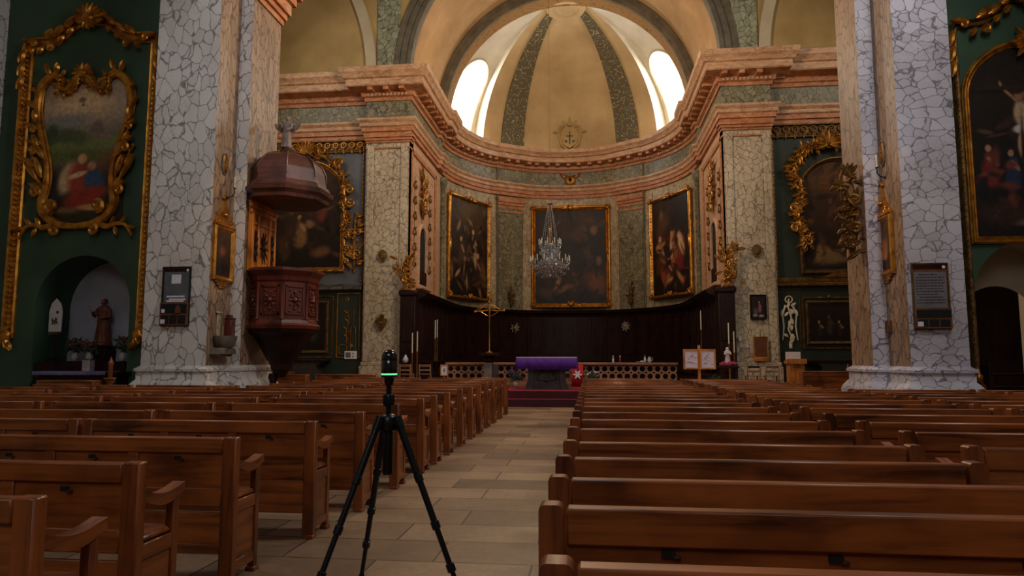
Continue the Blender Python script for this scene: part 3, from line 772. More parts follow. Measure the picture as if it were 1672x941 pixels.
m = MB(); m.lathe([(.0485, .018), (.0497, .02), (.0497, .026), (.0485, .028)], seg=32); m.build('light_ring', 'green_led', t)
m = MB(); m.lathe([(.048, .028), (.049, .03), (.049, .105), (.0482, .106), (.0482, .109), (.049, .11)] + [(.049 * math.cos(x), .128 + .05 * math.sin(x)) for x in [0, .25, .5, .75, 1.0, 1.25, 1.45]] + [(0, .178)], seg=32)
m.build('dome_housing', 'black_gloss', t)

# ------------------------------------------------------------------ PAINTINGS
def blobs_person(cx, cy, h, robe, skin=(190, 140, 104), lean=0, wide=1):
    return [(cx, cy + .27 * h, .17 * h * wide, .30 * h, lean, robe, .35), (cx + .02 * h, cy + .58 * h, .12 * h * wide, .19 * h, lean, robe, .3),
            (cx + .1 * h * wide, cy + .55 * h, .05 * h, .15 * h, lean + .7, tuple(v * .85 for v in skin), .3), (cx - .03 * h, cy + .84 * h, .062 * h, .078 * h, lean, skin, .25)]
def clutter(n, pal, seed, x0=.05, x1=.95, y0=.05, y1=.95, s=1.0):
    r2 = random.Random(seed); out = []
    for k in range(n):
        c = r2.choice(pal); f = r2.uniform(.6, 1.25); out.append((r2.uniform(x0, x1), r2.uniform(y0, y1), r2.uniform(.008, .035) * s, r2.uniform(.03, .10) * s, r2.uniform(-1.4, 1.4), tuple(min(255, v * f) for v in c), r2.uniform(.35, .7)))
    return out
def canvas(parent, W, Hh, top, bot, blobs, nx=56, ny=80, hw=None, name='canvas', loc=None, y=0, seed=0):
    rg = random.Random(seed); vs = []; cols = []
    for j in range(ny + 1):
        for i in range(nx + 1):
            u, v = i / nx, j / ny; k = hw(v) if hw else 1
            vs.append(((u - .5) * W * k, y, v * Hh))
            uu = .5 + (u - .5) * k; c = [bot[q] + (top[q] - bot[q]) * v for q in range(3)]
            for bx, by, rx, ry, an, co, so in blobs:
                dx, dy = (uu - bx) * W, (v - by) * Hh; ca, sa = math.cos(an), math.sin(an); px, py = dx * ca + dy * sa, -dx * sa + dy * ca
                d = math.sqrt((px / (rx * Hh)) ** 2 + (py / (ry * Hh)) ** 2)
                w = max(0, min(1, (1 + so - d) / (2 * so))); w = w * w * (3 - 2 * w)
                for q in range(3): c[q] += (co[q] - c[q]) * w
            cols.append(lin(c))
    fs = [(j * (nx + 1) + i, j * (nx + 1) + i + 1, (j + 1) * (nx + 1) + i + 1, (j + 1) * (nx + 1) + i) for j in range(ny) for i in range(nx)]
    n = len(vs); bk = [(-W / 2 * (hw(0) if hw else 1), y + .02, 0), (W / 2 * (hw(0) if hw else 1), y + .02, 0), (W / 2, y + .02, Hh * (.68 if hw else .98)), (-W / 2, y + .02, Hh * (.68 if hw else .98))]
    m = MB(); m.add(vs + bk, fs + [(n, n + 1, n + 2, n + 3)]); o = m.build(name, 'oil_paint', parent, loc, smooth=False)
    ca = o.data.color_attributes.new('Col', 'FLOAT_COLOR', 'POINT')
    flat = [x for c in cols + [lin((30, 20, 14))] * 4 for x in c]; ca.data.foreach_set('color', flat)
    return o
def rectpath(w, h): return [(-w / 2, 0), (-w / 2, h), (w / 2, h), (w / 2, 0)]        # clockwise: left = outside
def archpath(w, h, n=14, rise=None):
    r = w / 2; e = rise or r
    return [(-r, 0)] + [(-r * math.cos(PI * i / n), h - e + e * math.sin(PI * i / n)) for i in range(n + 1)] + [(r, 0)]
def prof_frame(w, d): return [(0, -.01), (0, d * .35), (w * .12, d * .5), (w * .2, d * .4), (w * .35, d * .65), (w * .6, d), (w * .8, d * .95), (w * .88, d * .7), (w, d * .6), (w, -.01)]
def beads(mb, path, step, r, off=0, y=-.03, closed=True):
    pts = path + [path[0]] if closed else path
    acc = 0
    for a, c in zip(pts, pts[1:]):
        a, c = Vector(a), Vector(c); L = (c - a).length
        if L < 1e-6: continue
        t = (c - a) / L; n = Vector((-t.y, t.x))
        while acc < L:
            q = a + t * acc + n * off; mb.ell((q.x, y, q.y), r * 1.2, r, r, math.atan2(t.y, t.x), 6, 4); acc += step
        acc -= L
def corner_orn(mb, x, z, s, y=-.08):
    for k in range(5):
        mb.leaf((x, y, z), PI / 2 + (k - 2) * .75 if True else 0, s * 1.1, s * .5, s * .25)
    mb.ell((x, y - s * .2, z), s * .45, s * .3, s * .45)

# big apse paintings on chords of the wall
def apse_painting(az, W, z0, Hh, blobs, top, bot, name_label, seed, fw=.2):
    x, y = ap(az, RA * math.cos(math.asin(min(.99, (W / 2 + fw) / (RA - .16)))) - .06 if abs(az) > 5 else RA * math.cos(math.asin((W / 2 + fw) / RA)) - .05)
    t = thing('framed_painting', name_label, 'painting', (x, y, z0), R_(-az))
    canvas(t, W, Hh, top, bot, blobs, 76, 110, y=-.03, seed=seed)
    m = MB(); m.sweep(rectpath(W, Hh), True, prof_frame(fw, .16), XZF); fr = m.build('frame', 'gold', t)
    m = MB(); beads(m, rectpath(W, Hh), .17, .03, fw * .35, -.1)
    m.build('beading', 'gold', fr)
    for sx in (-1, 1):
        for zz in (-fw * .4, Hh + fw * .4): m = MB(); corner_orn(m, sx * (W / 2 + fw * .4), zz, .2, -.14); m.build('corner_ornament', 'gold', fr)
    for zz in (-fw * .3, Hh + fw * .45):
        m = MB()
        for sx in (-1, 1):
            m.scroll((sx * .08, -.15, zz), 0 if sx > 0 else PI, .09, .035, sx, 1.2); m.leaf((sx * .2, -.13, zz), 0 if sx > 0 else PI, .42, .16, .06)
        m.ell((0, -.16, zz), .14, .07, .12); m.build('carved_ornament', 'gold', fr)
    for sx in (-1, 1):
        m = MB(); m.leaf((sx * (W / 2 + fw * .4), -.13, Hh / 2 - .3), PI / 2, .6, .16, .05); m.build('side_leaf', 'gold', fr)
    # thin supports back to the curved wall
    m = MB(); 
    for sx in (-.8, .8): m.box(sx * W / 2 - .04, sx * W / 2 + .04, 0, .28, Hh * .8, Hh * .8 + .08)
    m.build('wall_bracket', 'iron', t)
    return t
dk = (30, 18, 12)
bl = [(.5, .9, .22, .12, 0, (92, 72, 44), .8), (.18, .62, .12, .2, .2, (52, 40, 28), .6), (.7, .8, .12, .1, .3, (74, 50, 30), .6)]
bl += blobs_person(.62, .38, .36, (120, 84, 50), lean=.15) + blobs_person(.3, .3, .34, (74, 52, 36), lean=-.2) + blobs_person(.75, .1, .4, (58, 30, 22)) + blobs_person(.5, .12, .32, (44, 28, 22), (110, 76, 54)) + [(.66, .42, .025, .12, .12, (170, 140, 104), .4), (.88, .25, .05, .13, .1, (100, 74, 44), .5)]
bl = clutter(90, [(92, 70, 44), (60, 42, 28), (110, 84, 52), (40, 26, 18), (76, 48, 30), (54, 46, 34)], 41) + bl + clutter(36, [(136, 104, 66), (84, 56, 36), (30, 20, 14)], 42, .15, .85, .1, .8, .8)
apse_painting(-63, 3.05, 4.45, 4.75, bl, (66, 50, 32), (22, 13, 9), 'tall dark painting on the left of the apse with a pale-robed figure among others', 1, .14)
bl = [(.3, .85, .2, .1, .3, (52, 34, 22), .7), (.7, .9, .2, .07, -.2, (64, 38, 24), .7), (.5, .55, .2, .12, .3, (36, 22, 16), .8), (.86, .22, .1, .12, .6, (108, 60, 30), .6), (.3, .2, .025, .09, -.5, (150, 100, 60), .4), (.16, .12, .1, .05, 0, (70, 48, 32), .6), (.9, .45, .03, .05, 0, (110, 84, 60), .5),
      (.72, .55, .03, .08, .4, (70, 52, 40), .6), (.5, .3, .06, .14, .1, (50, 30, 22), .6), (.62, .72, .07, .1, .8, (76, 46, 28), .6), (.83, .78, .04, .05, 0, (120, 84, 58), .5)] + blobs_person(.55, .06, .3, (48, 26, 18), (90, 60, 42)) + blobs_person(.24, .35, .3, (40, 24, 18), (84, 56, 40))
bl = clutter(110, [(58, 36, 24), (40, 24, 16), (74, 46, 28), (28, 18, 14), (50, 40, 34)], 43) + bl + clutter(34, [(92, 60, 38), (60, 36, 24), (24, 16, 12)], 44, .1, .9, .05, .95, .8)
apse_painting(0, 3.7, 4.3, 4.95, bl, (36, 22, 15), (20, 12, 9), 'wide dark painting in gold frame at the centre of the apse behind the chandelier', 2, .24)
bl = [(.3, .75, .12, .1, .4, (88, 58, 34), .7), (.75, .8, .14, .16, 0, (34, 26, 18), .7), (.26, .84, .03, .05, 0, (120, 84, 54), .5)]
bl += blobs_person(.55, .28, .4, (150, 92, 56), lean=.05, wide=.7) + blobs_person(.72, .24, .42, (116, 32, 22), lean=.1) + [(.78, .5, .045, .12, .25, (196, 166, 112), .35)] + blobs_person(.22, .22, .44, (84, 44, 26), lean=-.1) + [(.18, .5, .06, .05, 0, (186, 140, 78), .4), (.52, .5, .03, .14, 0, (196, 150, 96), .35), (.3, .18, .04, .1, .3, (150, 66, 34), .4)] + blobs_person(.45, .1, .3, (96, 28, 18))
bl = clutter(90, [(72, 40, 24), (50, 28, 18), (96, 50, 28), (34, 22, 16), (60, 44, 30)], 45) + bl + clutter(36, [(150, 104, 60), (110, 40, 26), (36, 20, 14)], 46, .15, .85, .08, .6, .8)
apse_painting(61.5, 3.0, 4.5, 4.65, bl, (50, 36, 24), (30, 14, 10), 'tall dark framed painting on the right of the apse, with red-robed figures', 3, .15)

# ------------------------------------------------------------------ AISLE WALL ALTARPIECES (left)
# outer gilt moulding framing the green panel
def outer_frame(loc, W, Hh, label, k_=1, mat='gold'):
    t = thing('gilt_wall_frame', label, 'frame', loc)
    m = MB(); prof = [(-.14, -.01), (-.14, .05), (-.10, .08), (-.06, .06), (0, .05), (.06, .06), (.08, .13), (.12, .15), (.15, .1), (.15, -.01)]; prof = [(a * k_, d_) for a, d_ in prof]
    # side mouldings and the wavy top
    sh = [(-W / 2, 0), (-W / 2, Hh - .15)]
    for i in range(7): a = PI / 2 * i / 6; sh.append((-W / 2 + .12 * (1 - math.cos(a)) * 1.2, Hh - .15 + .2 * math.sin(a)))
    mid = [(-W * .34, Hh + .06), (-W * .27, Hh + .12), (-W * .2, Hh + .34), (-W * .12, Hh + .56), (0, Hh + .62)]
    sh += mid; sh += [(-x, z) for x, z in reversed(sh[:-1])]
    m.sweep(sh, False, prof, XZF); fr = m.build('moulding', mat, t)
    m = MB(); beads(m, sh[:2], .13, .035 * k_, .0, -.07, False); beads(m, list(reversed(sh[-2:])), .13, .035 * k_, 0, -.07, False); m.build('beading', 'old_gold' if k_ == 1 else mat, fr)
    m = MB()
    for sx in (-1, 1):
        for zz in (Hh - .1, Hh - .45, Hh - .8): m.leaf((sx * (W / 2 + .05), -.13, zz), -PI / 2 + sx * .25, .4, .2, .08)
        m.scroll((sx * W * .46, -.15, Hh + .1), PI / 2 + sx * .9, .1, .05, sx, 1.2)
        m.leaf((sx * W * .42, -.14, Hh + .1), PI - sx * PI / 2 * 0 if sx < 0 else 0, .35, .16, .08)
        for k, xx in enumerate((.36, .28, .2, .13)):
            zz = Hh + (.02, .1, .3, .5)[k]; m.leaf((sx * W * xx, -.15, zz + .12), (PI / 2 + sx * .9), .34, .2, .09); m.leaf((sx * W * xx, -.15, zz - .1), (-PI / 2 + sx * .6), .24, .16, .07)
            m.ell((sx * W * (xx - .03), -.17, zz + .18), .05, .05, .05)
        m.scroll((sx * W * .06, -.18, Hh + .5), 0 if sx > 0 else PI, .17, .075, sx, 1.3); m.scroll((sx * W * .3, -.16, Hh - .02), PI if sx > 0 else 0, .1, .045, sx, 1.2)
        for k in range(4): m.leaf((sx * W / 2, -.12, -.02 + k * .1), -PI / 2 + sx * (k - 1.5) * .4, .34 * k_, .17 * k_, .08)
        m.ell((sx * W / 2, -.13, .05), .15 * k_, .08, .2 * k_)
    for k in range(9): m.leaf((0, -.2, Hh + .55), PI / 2 + (k - 4) * .36, .42, .17, .1)
    for k in range(5): m.leaf((0, -.19, Hh + .58), -PI / 2 + (k - 2) * .5, .3, .14, .08)
    m.ell((0, -.24, Hh + .58), .18, .1, .16)
    m.build('carved_crest', 'gold', fr)
    return t
outer_frame((-12.58, 15.5, 1.95), 3.5, 7.55, 'tall gilt moulding with carved crest framing the left green wall panel')
outer_frame((9.62, 15.5, 1.0), 3.1, 7.75, 'gilt moulding framing the right green wall panel beside the blue-white pillar', .55, 'dark_gold')

# rococo-framed landscape with a seated couple
t = thing('rococo_painting', 'landscape painting in swirling gold rococo frame on the left green wall', 'painting', (-12.66, 15.5, 4.72))
bl = [(.5, .84, .3, .13, 0, (188, 160, 130), .9), (.48, .86, .14, .09, 0, (214, 182, 140), .9), (.46, .865, .028, .018, 0, (128, 108, 88), .4), (.47, .83, .012, .012, 0, (120, 100, 82), .4), (.2, .7, .2, .05, .2, (126, 124, 120), .7),
      (.5, .56, .4, .06, .08, (104, 112, 66), .5), (.3, .62, .08, .05, 0, (74, 84, 56), .5), (.12, .63, .05, .07, 0, (62, 72, 50), .5), (.45, .6, .05, .05, 0, (80, 88, 56), .5), (.66, .66, .045, .055, .0, (110, 94, 86), .4), (.72, .61, .08, .03, 0, (120, 106, 90), .5),
      (.5, .47, .4, .05, -.05, (84, 92, 50), .6), (.86, .42, .16, .08, .4, (120, 76, 44), .7), (.12, .22, .14, .16, 0, (38, 34, 36), .5), (.85, .22, .14, .18, 0, (44, 40, 38), .6),
      (.34, .33, .06, .11, -.35, (184, 152, 116), .35), (.52, .3, .10, .14, .3, (150, 62, 48), .35), (.66, .3, .07, .09, .4, (52, 74, 104), .35), (.56, .2, .16, .06, .3, (140, 48, 38), .4), (.5, .46, .032, .036, 0, (196, 146, 106), .3), (.62, .41, .03, .03, 0, (170, 120, 88), .3), (.45, .35, .07, .018, .3, (200, 168, 126), .3), (.68, .13, .13, .022, 0, (184, 134, 76), .35), (.25, .11, .14, .025, 0, (120, 92, 56), .5), (.4, .05, .3, .04, 0, (52, 40, 26), .6)]
bl = [tuple(q[:5]) + (tuple(min(255, v * 1.18) for v in q[5]), q[6]) for q in bl]
canvas(t, 2.3, 3.8, (178, 162, 146), (56, 44, 30), bl, 80, 130, y=-.02, seed=4)
fr = None
def mir(fn):
    for sx in (-1, 1): fn(sx)
m = MB()
def thick(pts, r, y=-.1): m.tube([(p[0], y, p[1]) for p in pts], r, 8, flat=.8)
def cat_(pts, k=6):
    P = [Vector(p) for p in pts]; P = [P[0] * 2 - P[1]] + P + [P[-1] * 2 - P[-2]]; out = []
    for i in range(1, len(P) - 2):
        for j in range(k):
            u = j / k; a, b_, c, d = P[i - 1], P[i], P[i + 1], P[i + 2]
            out.append(.5 * ((2 * b_) + (c - a) * u + (2 * a - 5 * b_ + 4 * c - d) * u * u + (3 * b_ - a - 3 * c + d) * u ** 3))
    out.append(P[-2]); return [tuple(v) for v in out]
def side(sx):
    pth = cat_([(sx * .0, .0), (sx * .45, .06), (sx * .8, .3), (sx * .92, .62), (sx * .84, 1.1), (sx * .86, 1.6), (sx * 1.0, 2.2), (sx * 1.15, 2.75), (sx * 1.2, 3.2), (sx * 1.12, 3.65), (sx * .85, 3.9), (sx * .62, 3.85)])
    k = len(pth); pth = [(x * 1.06, z) for x, z in pth]; thick(pth, [.085 + .03 * math.sin(i / k * 9) for i in range(k)]); thick([(x - sx * .075, z) for x, z in pth], [.04] * k, -.05); thick([(x + sx * .08, z) for x, z in pth], [.04] * k, -.05)
    # bottom scrolls and wing leaves
    m.scroll((sx * .62, -.18, .34), 0 if sx > 0 else PI, .17, .085, -sx if False else sx, 1.25); m.scroll((sx * .5, -.16, .05), PI if sx < 0 else 0, .15, .07, -sx, 1.0)
    w = cat_([(sx * .55, .08), (sx * .85, -.02), (sx * 1.1, .05), (sx * 1.35, -.0), (sx * 1.52, -.28)]); kk = len(w); thick(w, [.085 * (1 - .75 * i / kk) + .012 for i in range(kk)])
    for q, a in (((.95, .02), 1.1), ((1.2, .05), .8), ((1.38, -.02), -.2), ((1.05, -.02), -1.2)): m.leaf((sx * q[0], -.12, q[1]), a if sx > 0 else PI - a, .24, .12, .05)
    # side leaf sprays
    for (x, z), a, L in (((.95, .75), 1.1, .4), ((.98, .95), .5, .36), ((1.0, 1.25), 1.25, .55), ((1.12, 1.2), .95, .6), ((1.22, 1.55), .7, .35), ((.98, 1.75), 1.0, .5), ((1.05, 2.15), .2, .4), ((1.15, 2.0), 1.2, .4), ((1.22, 2.5), .6, .32), ((1.28, 2.7), 1.5, .32), ((1.3, 3.1), .7, .26), ((1.2, 3.5), .4, .25), ((.95, 3.9), 1.2, .34), ((.8, 3.95), 1.8, .3)):
        m.leaf((sx * x, -.13, z), a if sx > 0 else PI - a, L, .17, .07)
    sp = cat_([(sx * .95, 1.0), (sx * 1.2, 1.35), (sx * 1.28, 1.75), (sx * 1.42, 2.0)]); kk = len(sp); thick(sp, [.06 * (1 - .6 * i / kk) for i in range(kk)], -.09)
    for q in ((1.24, 1.45), (1.3, 1.75), (1.42, 2.02), (1.33, 1.9)): m.sph((sx * q[0], -.1, q[1]), .055, 6, 5)
    m.scroll((sx * 1.0, -.15, .95), PI / 2 + sx * -.5, .14, .06, -sx, 1.2); m.scroll((sx * 1.1, -.15, 2.0), PI / 2 - sx * .3, .13, .06, -sx, 1.2); m.scroll((sx * 1.2, -.14, 2.5), PI / 2, .1, .05, -sx, 1.1)
    # top garland
    tp = cat_([(sx * .62, 3.85), (sx * .62, 3.55), (sx * .4, 3.5), (sx * .22, 3.75), (sx * .05, 3.85)]); kk = len(tp); thick(tp, [.1 + .03 * math.sin(i * 1.4) for i in range(kk)])
    for i, p in enumerate(tp[::2]): m.sph((p[0], -.2, p[1] + .02), .06, 6, 5); m.leaf((p[0], -.16, p[1]), PI / 2 + sx * .6 + i, .22, .12, .05)
    m.leaf((sx * .08, -.2, 3.8), -PI / 2 + sx * .75, .42, .17, .06)
mir(side)
for k in range(7): m.leaf((0, -.16, 3.9), PI / 2 + (k - 3) * .5, .3, .15, .07)
m.ell((0, -.2, 3.92), .13, .09, .12)
m.build('carved_frame', 'gold', t)

# statue niche on the left
def statue(name, label, cat, loc, h, mat, arms=(), crown=False, lean=0, group=None, rz=0, base=True, veil=False):
    t = thing(name, label, cat, loc, rz, group)
    m = MB(); s = h / 1.0
    rp = [(.0, 0), (.17, 0), (.175, .03), (.155, .2), (.135, .4), (.12, .52), (.135, .64), (.15, .74), (.13, .80), (.06, .835), (.048, .86), (.0, .862)]
    k0 = len(m.v); m.lathe([(r * s, z * s) for r, z in rp], 0, 0, 20, 1, .72)
    for i in range(k0, len(m.v)):               # robe folds
        x, y, z = m.v[i]; a = math.atan2(y, x); f = 1 + .09 * math.sin(a * 7 + z / s * 4) * max(0, 1 - z / s / .75); m.v[i] = (x * f + lean * z * z / s, y * f, z)
    hx = lean * s * .85
    m.ell((hx, -.012 * s, .91 * s), .058 * s, .066 * s, .075 * s, 0, 12, 9); m.ell((hx, -.075 * s, .90 * s), .012 * s, .018 * s, .02 * s)
    if veil: m.lathe([(.1 * s, .72 * s), (.095 * s, .86 * s), (.085 * s, .95 * s), (.05 * s, 1.0 * s), (0, 1.01 * s)], hx, .03 * s, 14)
    else: m.ell((hx, .02 * s, .935 * s), .064 * s, .062 * s, .066 * s, 0, 10, 7)
    for sx, el, hand in arms:
        sh = Vector((sx * .125 * s + lean * s * .5, 0, .75 * s)); e = Vector(el) * s; hd = Vector(hand) * s
        m.tube([sh, e, hd], [.058 * s, .05 * s, .034 * s], 8); m.ell(tuple(hd), .03 * s, .026 * s, .03 * s)
    o = m.build('figure', mat, t)
    md = o.modifiers.new('fuse', 'REMESH'); md.mode = 'VOXEL'; md.voxel_size = max(.008, h * .012); md.use_smooth_shade = True
    if base:
        m = MB(); m.lathe([(.2 * s, -.06 * s), (.21 * s, -.05 * s), (.2 * s, 0), (.17 * s, .005)], 0, 0, 16); m.build('plinth', mat, t)
    if crown:
        m = MB(); m.lathe([(.05 * s, .965 * s), (.06 * s, 1.02 * s), (.055 * s, 1.02 * s), (.045 * s, .97 * s)], hx, 0, 10); m.build('crown', 'gold', t)
    return t
t = thing('altar_table', 'dark side altar under the arch with a lilac-edged cloth', 'altar', (-12.1, 15.06, 0))
m = MB(); m.box(-1.02, 1.02, 0, .43, 0, 1.06, .02); m.box(-.9, .9, -.03, .0, .1, .95, .02); m.box(-.5, .5, -.05, 0, .25, .85, .03); m.build('body', 'dark_wood', t)
m = MB(); m.box(-1.1, 1.1, -.08, .43, 1.06, 1.14, .015); m.build('mensa', 'dark_wood', t)
m = MB(); m.box(-1.5, .86, .46, 1.55, 0, 1.38, .01); m.build('gradine', 'dark_wood', t)
m = MB(); m.box(-1.08, .8, -.09, .42, 1.141, 1.15); m.box(-1.08, .8, -.098, -.083, 1.08, 1.15, .004)
for k in range(47): m.lathe([(0, -.02), (.016, 0), (.016, .02)], -1.06 + k * .04, -.09, 6, cz=1.07)
tag(m.build('altar_cloth', 'lilac_cloth', None, (-12.1, 15.06, 0)), 'narrow pale lilac cloth along the edge of the left side altar', 'cloth')
statue('saint_statue', 'dark brown robed statue standing in the white-backed left niche', 'statue', (-12.48, 16.35, 1.85), 1.15, 'statue_wood', ((-1, (-.185, -.06, .6), (-.15, -.17, .68)), (1, (.185, -.06, .58), (.05, -.18, .55))))
m = MB(); m.tube([(-.3, -.22, .98), (-.17, -.2, .74)], .008, 5)
m2 = m.build('pointer_rod', 'brass', bpy.data.objects['saint_statue'])
m = MB(); m.box(-.24, .24, -.2, .2, 0, .36, .02); m.box(-.27, .27, -.23, .22, .35, .385, .01); tag(m.build('statue_pedestal', 'dark_wood', None, (-12.48, 16.35, 1.385)), 'dark block under the brown statue in the left niche', 'pedestal')
def bouquet(loc, w, h, label, vase='ceramic', n=26, flowers='red_flower', seed=1, dk=True):
    rg = random.Random(seed); t = thing('flower_vase', label, 'flowers', loc)
    m = MB(); m.lathe([(.05, 0), (.08, .03), (.09, .12), (.055, .2), (.07, .23)], 0, 0, 14); m.build('vase', vase, t)
    f = MB(); l = MB(); 
    for k in range(n):
        a = rg.uniform(0, 2 * PI); r = w * math.sqrt(rg.random()); z = .22 + h * (.25 + .75 * rg.random()) * (1 - .35 * r / w); p = Vector((r * math.cos(a), r * .45 * math.sin(a), z))
        l.tube([(0, 0, .2), p * .6 + Vector((0, 0, .12)), p], .005, 4)
        if k % 3 == 0:
            for q in range(5): f.ell((p.x + .02 * math.cos(q * 1.26), p.y - .01, p.z + .02 * math.sin(q * 1.26)), .02, .014, .02, 0, 6, 4)
        for q in range(3): l.leaf((p.x * rg.uniform(.5, 1), p.y * .8, .2 + (p.z - .2) * rg.uniform(.5, 1)), rg.uniform(0, 2 * PI), rg.uniform(.07, .13), .05, .02)
    l.build('leaves', 'foliage', t); f.build('blooms', flowers, t); return t
bouquet((-13.02, 16.1, 1.385), .3, .5, 'spray of dark red flowers left of the brown niche statue', seed=2, n=34)
bouquet((-12.42, 15.85, 1.385), .22, .42, 'red flowers directly in front of the brown niche statue', seed=3, n=26)
bouquet((-11.72, 16.1, 1.385), .3, .48, 'red flowers at the right end of the left niche shelf', seed=4, n=26)
t = thing('white_pot', 'small white box-shaped pot with gilt rim on the left side altar', 'pot', (-12.0, 15.3, 1.152))
m = MB(); m.prism([(-.1, -.08), (.1, -.08), (.1, .08), (-.1, .08)], XYZ, 0, .26); m.build('box', 'ceramic', t); m = MB(); m.box(-.11, .11, -.09, .09, .26, .29, .01); m.build('rim', 'old_gold', t)
t = thing('processional_banner', 'white pointed banner on a dark pole in the left niche', 'banner', (-13.38, 15.85, 1.385))
m = MB(); m.tube([(0, 0, 0), (0, 0, 1.62)], .018, 8); m.sph((0, 0, 1.64), .03); m.lathe([(.16, 0), (.16, .03), (.05, .08), (.02, .2)], 0, 0, 12); m.build('pole', 'dark_wood', t)
m = MB(); m.prism([(-.17, .74), (.17, .74), (.18, 1.24), (.13, 1.44), (0, 1.58), (-.13, 1.44), (-.18, 1.24)], XZF, .02, .04); bn = m.build('banner_cloth', 'paper_white', t, smooth=False)
m = MB()
for k in range(9): m.leaf((-.04 + .02 * (k % 3), -.042, 1.0), k * .7, .1, .04, .01)
m.box(.02, .08, -.05, -.04, 1.2, 1.26); m.build('embroidery', 'dark_gold', bn)
m = MB()
for k in range(5): m.leaf((-.14 + k * .07, -.04, .74), -PI / 2, .08, .06, .02)
m.build('fringe', 'dark_gold', bn)
# tall candle stand by the left pillar
t = thing('candle_stand', 'small turned wooden post by the base of the left pillar', 'candle stand', (-10.11, 13.55, 0))
m = MB(); m.lathe([(.12, 0), (.13, .03), (.05, .1), (.035, .3), (.06, .4), (.03, .55), (.05, .9), (.09, .95), (.09, 1.0), (.05, 1.02), (.045, 1.3), (.06, 1.36), (.03, 1.42), (0, 1.5)], 0, 0, 14); m.build('post', 'pew_wood_v', t)
m = MB(); m.lathe([(.06, 1.0), (.12, 1.02), (.12, 1.05)], 0, 0, 14); m.build('drip_tray', 'brass', t)

# right aisle wall: crucifixion painting
t = thing('arched_painting', 'large dark crucifixion painting in arched gold frame on the right green wall', 'painting', (9.55, 15.5, 4.05))
bl = [(.5, .78, .3, .12, .2, (46, 36, 30), .8), (.5, .77, .3, .02, 0, (28, 22, 18), .3), (.52, .5, .02, .35, 0, (34, 26, 20), .3),
      (.42, .64, .036, .07, .05, (206, 172, 140), .3), (.42, .56, .045, .025, .1, (214, 206, 196), .3), (.41, .48, .02, .07, -.05, (196, 160, 128), .3), (.46, .47, .02, .065, .1, (190, 154, 122), .3), (.44, .405, .02, .035, -.1, (186, 150, 118), .3), (.40, .735, .026, .03, .3, (150, 112, 84), .3), (.39, .75, .03, .025, 0, (60, 44, 34), .4), (.335, .745, .007, .058, .72, (168, 128, 94), .35), (.27, .80, .006, .02, .3, (168, 128, 94), .35), (.505, .745, .007, .058, -.72, (160, 122, 90), .35), (.42, .78, .22, .012, 0, (58, 42, 32), .4), (.42, .3, .012, .3, 0, (50, 36, 28), .4), (.415, .745, .026, .032, .2, (160, 120, 92), .3), (.405, .765, .032, .02, .2, (56, 38, 28), .4),
      (.12, .55, .04, .012, -.2, (90, 64, 50), .5), (.22, .53, .06, .007, .2, (84, 58, 46), .5)]
bl += blobs_person(.14, .26, .24, (124, 44, 42), lean=.2) + blobs_person(.32, .24, .23, (44, 56, 84), lean=-.1) + blobs_person(.85, .2, .26, (70, 50, 40)) + [(.55, .1, .14, .03, .2, (200, 176, 140), .4), (.7, .15, .03, .09, .2, (196, 160, 110), .4), (.25, .12, .14, .06, 0, (58, 38, 32), .6)]
def hwR(v):
    k = .74
    return 1 if v < k else math.sqrt(max(0.0004, 1 - ((v - k) / (1 - k)) ** 2))
bl = clutter(40, [(46, 36, 30), (34, 28, 26), (60, 44, 36)], 51) + bl + clutter(22, [(90, 64, 50), (50, 44, 52), (104, 50, 42)], 52, .05, .95, .08, .42, .7)
canvas(t, 2.5, 4.2, (40, 32, 28), (26, 22, 22), bl, 110, 180, hw=hwR, y=-.02, seed=6)
m = MB(); m.sweep(archpath(2.48, 4.2, 20, 1.1), True, prof_frame(.16, .12), XZF); fr = m.build('frame', 'gold', t)
m = MB()
for k in range(14): m.leaf((0, -.14, 4.25), k * 2 * PI / 14, .42 if k % 2 else .3, .14, .06)
m.ell((0, -.2, 4.25), .14, .08, .14); m.build('sunburst', 'gold', fr)
# wooden stair in the right passage
t = thing('wooden_stair', 'dark wooden steps inside the arched passage on the right', 'stair', (9.3, 15.75, 0))
for k in range(4):
    m = MB(); m.box(-.72, .72, .28 * k, 1.12 if k == 3 else .28 * k + .3, .28 * k, .28 * k + .25); m.box(-.75, .75, .28 * k - .03, .28 * k + .32, .28 * k + .25, .28 * k + .28, .01); m.build('step', 'dark_wood', t)
for sx in (-1, 1):
    m = MB(); m.box(sx * .8 - .04, sx * .8 + .04, -.05, 1.1, 0, 1.35, .01); m.build('side_board', 'dark_wood', t)
# ------------------------------------------------------------------ PULPIT on the left pillar
PX, PY = -7.28, 15.62
t = thing('pulpit', 'carved dark red wooden pulpit with domed canopy on the left pillar', 'pulpit', (PX, PY, 0))
def octa(r, a0=22.5): return [(r * math.cos(R_(a0 + 45 * k)), r * math.sin(R_(a0 + 45 * k))) for k in range(8)]
def oct_loft(mb, prof): 
    k = len(prof); vs = []
    for r, z in prof: vs += [(x, y, z) for x, y in octa(r)]
    mb.add(vs, [(i * 8 + j, i * 8 + (j + 1) % 8, (i + 1) * 8 + (j + 1) % 8, (i + 1) * 8 + j) for i in range(k - 1) for j in range(8)] + [tuple(range(8)), tuple((k - 1) * 8 + j for j in range(8))])
m = MB(); oct_loft(m, [(.76, 2.12), (.84, 2.14), (.86, 2.22), (.80, 2.27), (.78, 2.34), (.76, 2.36), (.76, 3.22), (.80, 3.26), (.82, 3.36), (.88, 3.42), (.93, 3.48), (.93, 3.54), (.80, 3.56)]); bd = m.build('body', 'pulpit_wood', t, ang=.3)
